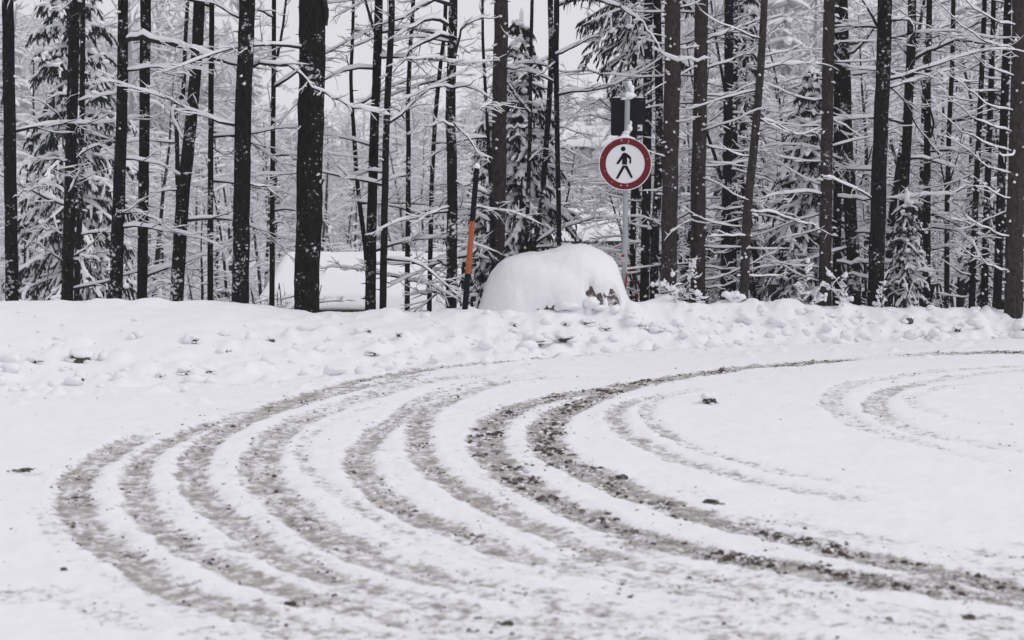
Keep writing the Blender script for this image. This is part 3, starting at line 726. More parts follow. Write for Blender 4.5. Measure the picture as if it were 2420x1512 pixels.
trunk_tree('broadleaf_tree', 'thin dark stem in front of the middle spruce', 24.0, [(1257,0),(1254,120),(1252,300),(1248,450),(1243,590)], 8, 11, 'bark_patch', 21, 5, group=G1, manual=[
   ([(1252,168),(1286,142),(1308,135)], -.3, .016, .010, dict(level=1, twig=.3, spacing=.2))])
trunk_tree('broadleaf_tree', 'curving S-shaped stem right of the middle spruce, close behind a straight one', 23.0, [(1300,0),(1302,120),(1298,230),(1288,370),(1277,495),(1261,590)], 13, 13, 'bark_patch', 22, 3, group=G1)
trunk_tree('broadleaf_tree', 'straight dark trunk right of the middle spruce with a bough reaching to the sign', 22.2, [(1315,0),(1314,150),(1316,300),(1319,450),(1321,590)], 13, 11, 'bark_dark', 23, 3, zr=(2.6, 5.5), group=G1, manual=[
   ([(1316,-70),(1360,-28),(1404,-4),(1440,8),(1472,23),(1494,36),(1514,52),(1532,76),(1550,99),(1566,125),(1590,136),(1613,141),(1650,142),(1680,139)], -1.7, .022, .005, dict(twig=0.35, spacing=0.2, snowy=1.1)),
   ([(1472,23),(1490,18),(1515,10)], -.95, .012, .006, dict(level=1, twig=.25, spacing=.2)),
   ([(1312,130),(1359,109),(1396,91),(1421,87)], -.3, .018, .007, TW), ([(1310,150),(1290,165),(1262,180)], -.3, .012, .005, TW), ([(1316,300),(1345,305),(1400,330)], .4, .008, .003, TW)])
trunk_tree('broadleaf_tree', 'thin dark trunk seen just right of the sign post', 24.6, [(1500,60),(1499,300),(1497,500),(1494,720)], 13, 14, 'bark_dark', 24, 12, 'spruce', group=G1, zr=(.2, 3.6), llen=(.3, .9))
trunk_tree('broadleaf_tree', 'dark trunk between the sign post and the curved double trunk', 23.4, [(1532,0),(1530,250),(1527,480),(1522,718)], 20, 22, 'bark_dark', 25, 12, 'spruce', group=G1, zr=(.2, 3.6), llen=(.3, .9))
T19 = trunk_tree('spruce_trunk_tree', 'slightly bowed dark trunk close left of the big spruce trunk by the sign', 22.6, [(1550,0),(1554,150),(1556,300),(1553,430),(1546,560),(1544,720)], 18, 21, 'bark_patch', 26, 6, 'spruce', group=G2, llen=(.3, .8))
trunk_tree('spruce_trunk_tree', 'big brown-grey spruce trunk nearest the right of the round sign', 21.2, [(1591,0),(1589,200),(1584,430),(1579,728)], 38, 38, 'bark_brown', 27, 12, 'spruce', group=G2, llen=(.25, .6), manual=[
   ])
trunk_tree('spruce_trunk_tree', 'second brown-grey spruce trunk right of the round sign', 21.6, [(1656,0),(1653,200),(1649,430),(1647,730)], 31, 37, 'bark_brown', 28, 16, 'spruce', group=G2, llen=(.5, 1.3), zr=(.2, 4.3), manual=[
   ([(1668,96),(1730,75),(1783,52),(1850,36),(1944,31)], .5, .013, .004, TW), ([(1668,163),(1720,146),(1760,130),(1800,105)], .4, .012, .004, TW),
   ([(1668,226),(1720,222),(1790,190)], .3, .010, .004, TW), ([(1664,490),(1710,495),(1755,490)], -.2, .010, .005, SPD),
   ([(1664,594),(1710,595),(1738,578)], -.2, .010, .005, SPD), ([(1664,632),(1710,634),(1742,612)], -.2, .010, .005, SPD), ([(1664,680),(1710,676),(1742,664)], -.2, .012, .006, SPD)])
trunk_tree('spruce_trunk_tree', 'left of two dark trunks standing close together behind the slanting thin one', 24.6, [(1722,0),(1720,250),(1716,480),(1712,720)], 21, 23, 'bark_dark', 29, 12, 'spruce', group=G2, llen=(.4, 1.0), zr=(.2, 4.6))
trunk_tree('spruce_trunk_tree', 'right of two dark trunks standing close together behind the slanting thin one', 25.4, [(1738,0),(1736,250),(1734,480),(1732,720)], 16, 17, 'bark_dark', 30, 8, 'spruce', group=G2, llen=(.4, 1.0), zr=(.2, 4.6))
trunk_tree('spruce_trunk_tree', 'thin trunk slanting to the right between the two pairs of spruce trunks', 21.0, [(1805,0),(1796,160),(1785,300),(1768,470),(1755,712)], 16, 23, 'bark_brown', 31, 12, 'spruce', group=G2, llen=(.4, 1.1), zr=(.3, 4.6), manual=[
   ([(1794,165),(1830,155),(1890,150),(1942,153)], .2, .013, .005, TW), ([(1790,285),(1830,290),(1880,320),(1940,300)], .2, .012, .004, TW),
   ([(1778,500),(1830,505),(1890,525),(1936,540)], .2, .011, .004, TW), ([(1776,560),(1720,556),(1672,560)], -.2, .010, .004, SPD)])
trunk_tree('spruce_trunk_tree', 'tall brown-grey spruce trunk between two clumps of snowy weeds', 21.9, [(1961,0),(1957,200),(1953,450),(1949,730)], 27, 30, 'bark_brown', 32, 14, 'spruce', group=G2, llen=(.4, 1.2), zr=(.2, 4.5), manual=[
   ([(1940,460),(1900,452),(1850,458),(1800,470)], -.3, .013, .004, TW), ([(1940,300),(1890,300),(1830,290)], .3, .011, .004, TW)])
trunk_tree('spruce_trunk_tree', 'dark trunk directly right of the tall brown-grey spruce trunk', 23.2, [(1980,0),(1980,200),(1979,450),(1977,730)], 20, 20, 'bark_dark', 33, 6, 'spruce', group=G2, llen=(.3, .9), zr=(.2, 4.5))
trunk_tree('broadleaf_tree', 'dark trunk drifting right towards its foot, snow lodged near the top', 22.9, [(1990,0),(1995,150),(2002,360),(2010,520),(2020,725)], 24, 32, 'bark_patch', 34, 6, group=G1, manual=[
   ([(2000,128),(2035,108),(2068,62),(2095,40)], -.3, .022, .010, TW), ([(1985,310),(2010,318),(2060,295),(2090,285)], -.4, .013, .004, TW),
   ([(1980,466),(2010,468),(2050,474),(2123,469),(2207,458),(2253,461)], -.8, .018, .005, dict(twig=.45, spacing=.09)),
   ([(1977,620),(2030,620),(2071,622),(2113,620),(2144,635),(2207,640)], -.9, .018, .005, dict(twig=.45, spacing=.09)),
   ([(2000,650),(2060,660),(2120,690),(2190,708)], -.8, .014, .004, TW)])
trunk_tree('broadleaf_tree', 'stout black trunk left of the snowy little spruce', 21.6, [(2088,0),(2084,150),(2076,380),(2066,733)], 33, 37, 'bark_dark', 35, 6, group=G1, manual=[
   ([(2080,30),(2110,50),(2150,50),(2160,70),(2155,95)], -.3, .018, .008, TW), ([(2072,60),(2050,20),(2030,-10)], -.3, .02, .01, TW), ([(2102,205),(2140,240),(2170,265)], .2, .012, .006, TW)])
trunk_tree('broadleaf_tree', 'dark trunk passing behind the top of the snowy little spruce', 22.8, [(2152,0),(2148,150),(2140,320),(2134,460),(2122,720)], 20, 24, 'bark_dark', 36, 6, group=G1, manual=[
   ([(2158,141),(2201,117),(2235,103),(2269,94),(2311,99),(2360,112),(2400,122)], -.4, .026, .007, dict(twig=.5, spacing=.09)),
   ([(2150,270),(2190,330),(2235,380)], .2, .013, .005, TW), ([(2150,140),(2120,100),(2100,70)], .1, .016, .008, TW)])
trunk_tree('broadleaf_tree', 'forked dark trunk right of the snowy little spruce', 23.4, [(2198,0),(2194,200),(2192,400),(2190,720)], 13, 19, 'bark_dark', 37, 7, group=G1, manual=[
   ([(2196,330),(2206,290),(2190,240),(2175,190)], .1, .02, .01, TW), ([(2202,350),(2240,354),(2290,360),(2380,372)], -.4, .015, .004, TW),
   ([(2202,505),(2240,510),(2290,540),(2320,560)], -.3, .014, .004, TW), ([(2202,590),(2250,580),(2300,575)], -.3, .014, .004, TW)])
trunk_tree('broadleaf_tree', 'thin leaning stem in the thicket left of the right-hand spruce group', 24.0, [(2256,0),(2253,150),(2246,300),(2240,500),(2238,720)], 10, 13, 'bark_dark', 38, 9, group=G1, manual=[
   ([(2240,480),(2225,400),(2200,300),(2180,210)], .1, .015, .006, TW), ([(2242,440),(2262,370),(2275,300)], .1, .014, .006, TW)])
trunk_tree('spruce_trunk_tree', 'leftmost of the close group of trunks beside the right-edge trunk', 22.8, [(2326,0),(2318,200),(2306,450),(2295,737)], 11, 16, 'bark_dark', 39, 15, 'spruce', group=G2, llen=(.3, .9), zr=(.1, 4.4))
trunk_tree('spruce_trunk_tree', 'middle one of the close group of trunks beside the right-edge trunk', 23.2, [(2344,0),(2338,200),(2330,450),(2322,737)], 11, 18, 'bark_dark', 40, 13, 'spruce', group=G2, llen=(.3, .9), zr=(.1, 4.4))
trunk_tree('spruce_trunk_tree', 'rightmost of the close group of trunks beside the right-edge trunk', 22.6, [(2377,0),(2371,200),(2362,450),(2353,737)], 18, 21, 'bark_dark', 41, 15, 'spruce', group=G2, llen=(.3, .9), zr=(.1, 4.4))
rb = []
_r = random.Random(5)
for i, y in enumerate((60, 118, 180, 262, 312, 358, 410, 470, 560, 640)):
    x0 = 2400 - y * 0.03; L = _r.uniform(130, 210) if y < 420 else _r.uniform(70, 130)
    rb.append(([(x0, y), (x0 - L * .35, y - L * .10), (x0 - L * .7, y - L * (.30 + .1 * _r.random())), (x0 - L, y - L * (.5 + .2 * _r.random()))], -.3, .010, .003, dict(level=1, twig=.3, spacing=.13)))
trunk_tree('spruce_trunk_tree', 'big brown-grey spruce trunk at the right edge, long snowy branches rising left', 21.7, [(2410,0),(2406,250),(2400,480),(2394,740)], 33, 44, 'bark_brown', 42, 6, 'spruce', group=G2, llen=(.4, 1.0), zr=(.2, 4.5), manual=rb)

# spruce boughs hanging from two of the front trunks
def hang_boughs(t, Y, lst, seed):
    rg = np.random.default_rng(seed); org = np.array(t.location)
    for (x, y, dx, dy, L, dY) in lst:
        nd, sn, wd = Soup(), Soup(), Soup()
        p = at(x, y, Y)
        bough(nd, sn, wd, p, (dx, dY, dy), L, rg, -0.06, 0.75, 1.5, 0.085)
        b = wd.build('branch', M['twig'], t, off=org)
        a = nd.build('needles', M['needle'], b, False, off=org); a['kind'] = 'stuff'
        c = sn.build('snow', M['snow'], b, off=org)
hang_boughs(T19, 22.5, [(1545,-60,-1,-.05,1.25,-.3),(1545,-20,-1,-.2,1.1,.25),(1545,40,-1,-.25,.95,-.2),(1548,95,-1,-.35,.85,.3),(1548,140,-1,-.35,.8,-.3),(1550,190,-1,-.3,.6,.2),(1550,-30,.5,-.3,.8,-.7),(1550,60,-.4,-.3,.7,-.7),(1552,-90,-1,-.15,1.3,-.6),
                        (1545,10,-1,-.1,1.15,-.55),(1547,75,-1,-.15,1.0,.1),(1550,235,-1,-.2,.65,-.3),(1550,160,-.9,-.1,.75,.5),(1554,120,.7,-.3,.5,-.5)], 70)

# ------------------------------------------------------------------ spruces
def gpos(x, Y):
    p = at(x, 700, Y); return (p[0], Y, ground_z(p[0], Y))
def sprucex(x, ytop, Y, rad, label, seed, **kw):
    p = gpos(x, Y); top = at(x, ytop, Y)[2]
    return spruce('spruce_tree', p, top - p[2], rad, label, seed=seed, **kw)
sprucex(185, -420, 30.0, 1.75, 'tall blurred snow-laden spruce filling the left of the wood', 51, dens=1.0, wid=0.13, z0=.03)
sprucex(1236, 45, 25.0, 1.25, 'snow-laden spruce in the middle behind the boulder', 52, dens=1.15, wid=0.105, snow=1.25)
sprucex(1908, 150, 25.0, 1.15, 'snow-laden spruce right of centre, half hidden by the tall brown-grey trunk', 53, dens=1.1, wid=0.10, snow=1.35)
sprucex(2145, 470, 22.3, 0.48, 'snowy little spruce at the foot of the right-hand trunks', 54, dens=1.0, wid=0.075)
sprucex(1725, -60, 27.0, 0.7, 'dark spruce behind the close pair of trunks right of the sign', 55, dens=0.9, wid=0.09, snow=.7)
sprucex(2325, 170, 26.0, 0.45, 'narrow spruce among the right-hand group of trunks', 56, dens=0.8, wid=0.08)
sprucex(1135, 260, 25.0, 0.55, 'small snowy spruce left of the brown-grey trunk by the boulder', 57, dens=.9, wid=0.08)
sprucex(1870, 560, 24.0, 0.65, 'low bushy young spruce under the half hidden spruce', 58, dens=.9, wid=0.07)

# ------------------------------------------------------------------ thicket: bare understorey trees, copies of a few kinds
def sapling(seed, h, n_limb, spread, bushy, haze_pale=False):
    rg = np.random.default_rng(seed)
    t = bpy.data.objects.new('understorey_tree', None); COL.objects.link(t)
    st, wd, sn = Soup(), Soup(), Soup()
    stems = 1 if not bushy else 4
    for q in range(stems):
        d = unit(np.array([rg.normal() * 0.05 * (1 + 5 * bushy), rg.normal() * 0.05 * (1 + 5 * bushy), 1]))
        P = path((rg.normal() * .1 * bushy, rg.normal() * .1 * bushy, -0.2), d, h * rg.uniform(.8, 1), 14, rg, 0.05, 0.02)
        r0 = 0.010 * h + 0.008
        tube(st, P, np.linspace(r0, 0.006, 14), 6)
        snow_on(sn, P, np.linspace(r0, 0.006, 14), rg, 4, 0.7)
        for k in range(n_limb // stems):
            u = rg.uniform(0.12, 1) * 13; i = min(int(u), 12); p = P[i] + (P[i + 1] - P[i]) * (u - i)
            a = rg.uniform(0, 2 * np.pi); L = spread * rg.uniform(0.4, 1.1) * (1.15 - 0.6 * u / 13)
            Q = path(p, (math.cos(a), math.sin(a), rg.uniform(0.0, 0.8)), L, 8, rg, 0.13, -0.06)
            limb(wd, sn, Q, 0.009, 0.003, rg, 2, 0.34, 0.06, 1.7 if haze_pale else 1.0, 4)
    st.build('trunk', M['bark_dark'], t); b = wd.build('crown', M['frosttwig' if haze_pale else 'fartwig'], t); b['kind'] = 'stuff'
    c = sn.build('snow', M['twig_snow'], t); c['kind'] = 'stuff'
    return t
kinds = [sapling(101, 5.2, 26, 1.5, 0), sapling(102, 4.4, 24, 1.4, 0), sapling(103, 6.2, 30, 1.7, 0), sapling(104, 3.0, 22, 1.1, 1), sapling(105, 2.0, 20, 0.9, 1),
         sapling(106, 5.4, 26, 1.6, 0, True), sapling(107, 6.4, 28, 1.8, 0, True), sapling(108, 3.2, 22, 1.2, 1, True)]
used = [False] * 8
rs = random.Random(8)
ULAB = ['tall thin bare tree furred with snow in the thicket behind the front trunks', 'bare snow-furred tree of middling height in the thicket behind the front trunks',
        'tallest kind of bare snow-furred tree in the thicket behind the front trunks', 'many-stemmed snowy bush in the thicket behind the front trunks', 'low snow-buried bush on the ground behind the bank',
        'pale rime-covered tree in the hazy background of the wood', 'taller pale snow-caked tree with haze-toned twigs in the hazy background of the wood', 'pale snow-caked bush with haze-toned twigs in the hazy background of the wood']
def plant(k, x, y, s, az):
    o = kinds[k] if not used[k] else copy_tree(kinds[k]); used[k] = True
    o.location = (x, y, ground_z(x, y)); o.rotation_euler = (0, 0, az); o.scale = (s, s, s)
    tag(o, ULAB[k], 'bush' if k in (3, 4, 7) else 'tree', ('tall thin trees of the thicket', 'middling trees of the thicket', 'tallest trees of the thicket', 'snowy bushes of the thicket', 'low bushes behind the bank', 'pale background trees', 'taller pale background trees', 'pale background bushes')[k])
spots = []
tries = 0
while len(spots) < 235 and tries < 6000:
    tries += 1
    Y = 24.5 + 48 * rs.random() ** 1.5; px = rs.uniform(-60, 2480)
    # the right side is a denser wood; keep the gaps round the shed and the house open
    if px < 1350 and rs.random() < 0.2: continue
    if 640 < px < 1110 and Y < 44: continue
    if 1800 < px < 1990 and Y < 26.5: continue
    if 1090 < px < 1350 and Y < 27: continue
    if 1290 < px < 1500 and Y < 57: continue
    if 1370 < px < 1470 and rs.random() < .6: continue
    if px < 1120: Y = 33 + 1.05 * (Y - 24.5)
    x = at(px, 700, Y)[0]
    if any((x - a) ** 2 + (Y - b) ** 2 < 0.6 ** 2 for a, b in spots): continue
    spots.append((x, Y))
    k = rs.choice((0, 0, 1, 1, 2, 3, 3, 4)) if Y < 34 else rs.choice((5, 6, 6, 7, 5, 1))
    plant(k, x, Y, rs.uniform(0.8, 1.25) * (1 if Y < 40 else 1.25), rs.uniform(0, 6.28))

for px, Y, k, sc in ((775, 43, 3, 1.3), (805, 44, 3, 1.5), (840, 43, 3, 1.2), (640, 30, 4, 1.2), (675, 32, 4, 1.4), (560, 29, 4, 1.1), (600, 36, 7, 1.1), (880, 46, 7, 1.2), (1000, 72, 7, 1.6), (700, 31, 4, 1.3), (620, 33, 4, 1.5), (1400, 78, 5, 1.2), (1425, 84, 5, 1.2), (1385, 86, 6, 1.0), (1445, 80, 7, 1.3), (1410, 90, 6, 1.1), (1435, 92, 6, 1.15), (1460, 88, 5, 1.2), (1370, 92, 6, 1.2), (1350, 70, 6, 1.0), (915, 47, 7, 1.1), (950, 50, 7, 1.2)):
    plant(k, at(px, 700, Y)[0], Y, sc, px * .7)

# ------------------------------------------------------------------ far wood on the slope, one hazy mass
rf = np.random.default_rng(77)
def far_tree(rg, h, fir):
    V, Fq, MI = [], [], []
    s = Soup()
    tube(s, np.array([[0, 0, -1], [rg.normal() * .2, 0, h * .5], [rg.normal() * .4, 0, h]]), [0.016 * h, 0.011 * h, 0.02], 5, 0)
    if fir:
        z = 0.06 * h
        while z < h * .98:
            f = 1 - z / h; L0 = 0.20 * h * f + 0.15
            for b in range(7):
                a = rg.uniform(0, 6.28); P = path((0, 0, z), (math.cos(a), math.sin(a), -0.1 - .3 * f), L0 * rg.uniform(.7, 1.1), 4, rg, .06, -.08)
                tube(s, P, np.array([.10, .16, .13, .02]) * (0.4 + f) , 4, 0, 0.8)
                tube(s, P + [0, 0, .10], np.array([.09, .17, .14, .02]) * (0.4 + f), 4, 1, 0.6)
            z += 0.055 * h
    else:
        for k in range(46):
            u = rg.uniform(0.15, 1); a = rg.uniform(0, 6.28); L = h * .26 * rg.uniform(.4, 1.1) * (1.2 - .6 * u)
            P = path((0, 0, u * h), (math.cos(a), math.sin(a), rg.uniform(0.1, 1.0)), L, 5, rg, .12, -.04)
            tube(s, P, np.linspace(.03, .012, 5), 3, 0); tube(s, P + [0, 0, .035], np.linspace(.055, .035, 5), 3, 1)
            for q in range(5):
                i = rg.integers(1, 4); P2 = path(P[i], unit(P[i + 1] - P[i]) + .8 * rg.normal(size=3), L * .5, 3, rg, .1)
                tube(s, P2, [.016, .012, .008], 3, 0); tube(s, P2 + [0, 0, .025], [.04, .04, .02], 3, 1)
    return s
protos = [far_tree(rf, 10, 0) for _ in range(4)] + [far_tree(rf, 10, 1) for _ in range(3)]
kc = bpy.data.collections.new('far_tree_kinds')
for q, pr in enumerate(protos):
    ob = bpy.data.objects.new('far_tree_kind', pr.mesh('far_tree_kind', [M['frosttwig'], M['snow']])); kc.objects.link(ob)
pts = []; scl = []
while len(pts) < 430:
    Y = 76 + 120 * rf.random() ** 0.9; px = rf.uniform(-250, 2680)
    if 1330 < px < 1480 and Y < 150: continue
    x = at(px, 500, Y)[0]
    s_ = rf.uniform(.7, 1.2) * (0.85 if 600 < px < 1480 else 1.4)
    if 620 < px < 800: s_ *= .8
    pts.append((x, Y, float(base_h(x, Y)))); scl.append(s_)
me = bpy.data.meshes.new('far_wood'); me.from_pydata(pts, [], [])
a = me.attributes.new('tree_size', 'FLOAT', 'POINT'); a.data.foreach_set('value', np.array(scl, np.float32))
fwo = link('far_wood', me)
ng = bpy.data.node_groups.new('far_wood_trees', 'GeometryNodeTree')
ng.interface.new_socket('Geometry', in_out='INPUT', socket_type='NodeSocketGeometry'); ng.interface.new_socket('Geometry', in_out='OUTPUT', socket_type='NodeSocketGeometry')
gi, go = ng.nodes.new('NodeGroupInput'), ng.nodes.new('NodeGroupOutput')
ci = ng.nodes.new('GeometryNodeCollectionInfo'); ci.inputs['Collection'].default_value = kc; ci.inputs['Separate Children'].default_value = True; ci.inputs['Reset Children'].default_value = True
ip = ng.nodes.new('GeometryNodeInstanceOnPoints'); ip.inputs['Pick Instance'].default_value = True
rv = ng.nodes.new('FunctionNodeRandomValue'); rv.data_type = 'FLOAT_VECTOR'; rv.inputs[0].default_value = (0, 0, 0); rv.inputs[1].default_value = (0, 0, 6.28)
na = ng.nodes.new('GeometryNodeInputNamedAttribute'); na.data_type = 'FLOAT'; na.inputs['Name'].default_value = 'tree_size'
for a_, b_ in ((gi.outputs[0], ip.inputs['Points']), (ci.outputs[0], ip.inputs['Instance']), (rv.outputs[0], ip.inputs['Rotation']), (na.outputs['Attribute'], ip.inputs['Scale']), (ip.outputs[0], go.inputs[0])): ng.links.new(a_, b_)
fwo.modifiers.new('trees', 'NODES').node_group = ng
tag(fwo, 'hazy snow-covered wood on the slope far behind', 'wood', kind='stuff')

# ------------------------------------------------------------------ buildings below the slope
def snow_house(name, label, c, wdt, dep, wall_h, roof_h, over, wallm, snow_t=0.3, win=0, rz=0.0, chimney=False):
    """ridge along x, eaves facing the viewer; c is the middle of the ground plan"""
    t = thing(name, c, label, 'house'); t.rotation_euler[2] = rz
    s = Soup(); box(s, (0, 0, wall_h / 2 - .5), (wdt, dep, wall_h + 1)); 
    prism_g = [(-dep / 2, wall_h), (dep / 2, wall_h), (0, wall_h + roof_h * .93)]
    for sx in (-wdt / 2, wdt / 2 - .2):
        V = np.array([[sx, a, b] for a, b in prism_g] + [[sx + .2, a, b] for a, b in prism_g])
        s.add(V, [[0, 1, 4, 3], [1, 2, 5, 4], [2, 0, 3, 5]], [[0, 2, 1], [3, 4, 5]])
    s.build('wall', wallm, t, False)
    hw, hd = wdt / 2 + over, dep / 2 + over
    sl = roof_h / (dep / 2); ez = wall_h - over * sl
    r = Soup()
    for sg in (-1, 1):
        V = np.array([[-hw, sg * hd, ez], [hw, sg * hd, ez], [hw, 0, wall_h + roof_h], [-hw, 0, wall_h + roof_h]])
        r.add(np.vstack([V, V + [0, 0, .10]]), [[0, 1, 2, 3], [4, 5, 6, 7], [0, 1, 5, 4], [1, 2, 6, 5], [2, 3, 7, 6], [3, 0, 4, 7]])
    ro = r.build('roof', M['wood'], t, False)
    # snow blanket with rounded eaves
    n1, n2 = 40, 30
    u = np.linspace(-1, 1, n1); v = np.linspace(-1, 1, n2)
    U, Vv = np.meshgrid(u, v)
    edge = np.clip((1 - np.abs(Vv)) / .05, 0, 1) ** .5 * np.clip((1 - np.abs(U)) / .05, 0, 1) ** .5
    yy = Vv * (hd + .03); xx = U * (hw + .03)
    zz = wall_h + roof_h - np.sqrt((yy * sl) ** 2 + (0.25 * sl) ** 2) + .25 * sl + .08 + edge * (snow_t + .06 * fbm(xx * .8 + c[0], yy * .8, 3))
    Z0 = wall_h + roof_h - np.abs(yy) * sl + .08
    sp = Soup(); idx = np.arange(n1 * n2).reshape(n2, n1)
    Q = np.stack([idx[:-1, :-1], idx[:-1, 1:], idx[1:, 1:], idx[1:, :-1]], -1).reshape(-1, 4)
    sp.add(np.c_[xx.ravel(), yy.ravel(), zz.ravel()], Q)
    sp.build('snow', M['snow'], ro)
    for k in range(win):
        x = -wdt / 2 + wdt * (k + 1) / (win + 1)
        f = Soup(); box(f, (x, -dep / 2 - .02, wall_h * .55), (1.0, .06, 1.1)); fo = f.build('window', M['signwhite'], t, False)
        g = Soup(); box(g, (x, -dep / 2 - .055, wall_h * .55), (.8, .03, .9)); g.build('pane', M['glass'], fo, False)
    if chimney:
        k = Soup(); box(k, (wdt * .2, dep * .1, wall_h + roof_h + .2), (.5, .5, 1.2)); k.build('chimney', wallm, t, False)
    return t
# long shed: eave line at y 728, ridge near y 594
p = at(905, 765, 33.0)
eave = p[2]; over = .35; dep = 6.2; roof_h = 0.80
snow_house('snowy_shed', 'long low shed under deep snow, seen through the trunks left of the snow pole', (at(985, 728, 36.0)[0], 36.2, eave - 2.0), 5.0, dep, 2.0 + over * roof_h / (dep / 2), roof_h, over, M['wood'], .34, 0, -0.05)
p = at(1430, 577, 52.0)
snow_house('snowy_house', 'pale house with thick snow on its roof, seen left of the sign post', (at(1475, 577, 55.0)[0], 55.5, p[2] - 2.4), 6.0, 7.0, 2.4 + .08, .6, .5, M['plaster'], .32, 2)
p = at(1420, 345, 95.0)
gx = at(1440, 318, 100.0)[0]; gz = float(base_h(gx, 100.0))
snow_house('snowy_house', 'farthest snowy roof, up the slope left of the dark board', (gx, 100.0, gz), 5.5, 7.0, p[2] - gz, 1.0, .5, M['whitewall'], .28, 0)
p = at(975, 590, 62.0)
th = snow_house('snowy_house', 'low snowy roof with a few bare red tiles behind the long shed', (at(1010, 590, 64.0)[0], 64.0, p[2] - 3.6), 5.5, 6.0, 2.6, .55, .4, M['plaster'], .22, 0)
for k in range(9):
    s = Soup(); box(s, (-1.9 + .16 * k, -2.2 - .01 * k, 2.78 + .06 * (k % 2)), (.12, .30, .16)); s.build('roof_tile', M['tile'], th, False)

# ------------------------------------------------------------------ boulder under snow
def boulder():
    Y0 = 20.55
    prof = [(1098, 756), (1118, 748), (1132, 732), (1140, 695), (1150, 660), (1168, 632), (1190, 612), (1215, 602), (1260, 596), (1300, 590), (1335, 581), (1370, 577), (1400, 582), (1430, 596), (1452, 612), (1463, 632), (1468, 665), (1478, 695), (1500, 722), (1520, 745)]
    pw = np.array([at(x, y, Y0) for x, y in prof])
    xs = np.linspace(pw[0, 0], pw[-1, 0], 90); tops = np.interp(xs, pw[:, 0], pw[:, 2])
    kk = np.ones(5) / 5; tops[2:-2] = np.convolve(tops, kk, 'valid')
    zb = 0.18; n = 64
    th = np.linspace(0, 2 * np.pi, n, endpoint=False)
    X = np.repeat(xs[:, None], n, 1)
    hgt = (tops - zb)[:, None]
    u = (xs - xs.mean()) / ((xs[-1] - xs[0]) / 2)
    dy = (0.92 * np.sqrt(np.clip(1 - np.abs(u) ** 3, 0.02, 1)))[:, None]
    c, s = np.cos(th)[None], np.sin(th)[None]
    q = 0.75
    yy = np.sign(c) * np.abs(c) ** q * dy; zz = np.sign(s) * np.abs(s) ** q * np.where(s > 0, hgt, 0.3)
    org = np.array([xs.mean(), Y0, zb])
    def shell(scale, nz, f):
        nn = fbm(X * 2.1 + 3 * c + 11, 2.4 * s + X * .4 - 2 * c, 4)
        k = scale + nz * nn + f + .014 * fbm(X * 7 + 5, zz * 7 + 4 * c, 4, .6)
        return np.stack([X - org[0], yy * k, zz * k], -1)
    t = thing('boulder', org, 'big boulder under a thick hood of snow beside the sign post', 'boulder')
    rock = shell(0.95, 0.06, 0.075 * fbm(X * 15, zz * 15 + 3 * c, 4, .7))
    # where the snow has slipped off the lower right front
    def hole(px, py, rx, ry):
        p = at(px, py, Y0 - .75)
        return ((X - p[0]) / rx) ** 2 + (((zz + zb) - p[2]) / ry) ** 2
    front = (c < 0.15)
    m = np.zeros_like(X + c)
    nz2 = 1.5 * fbm(X * 7, zz * 7 + 2 * c, 4, .6)
    for h in ((1428, 704, .19, .14), (1394, 690, .06, .14), (1450, 712, .10, .10), (1284, 724, .13, .06), (1310, 728, .07, .03), (1378, 716, .035, .05)):
        m = np.maximum(m, 1 - sstep(0.15, 1.25, hole(*h) + nz2))
    m = m * front
    snw = shell(1.0, 0.055, -0.085 * m)
    for V, nm, mt in ((rock, 'rock', M['rock']), (snw, 'snow', M['snow'])):
        sp = Soup(); sp.add(V.reshape(-1, 3), tube_faces(90, n))
        o_ = sp.build(nm, mt, t)
    for q, (px, py, w_, h_) in enumerate(((1396, 716, 17, 14), (1345, 724, 30, 10), (1415, 728, 16, 8), (1322, 730, 14, 8), (1455, 728, 12, 8))):
        sp = Soup(); k = 1 / pxm(Y0 - .8); lump(sp, at(px, py, Y0 - .86) - org, w_ * k, w_ * k, h_ * k, 40 + q, 14, 10, .3); sp.build('snow_lump', M['snow'], t)
    return t
boulder()

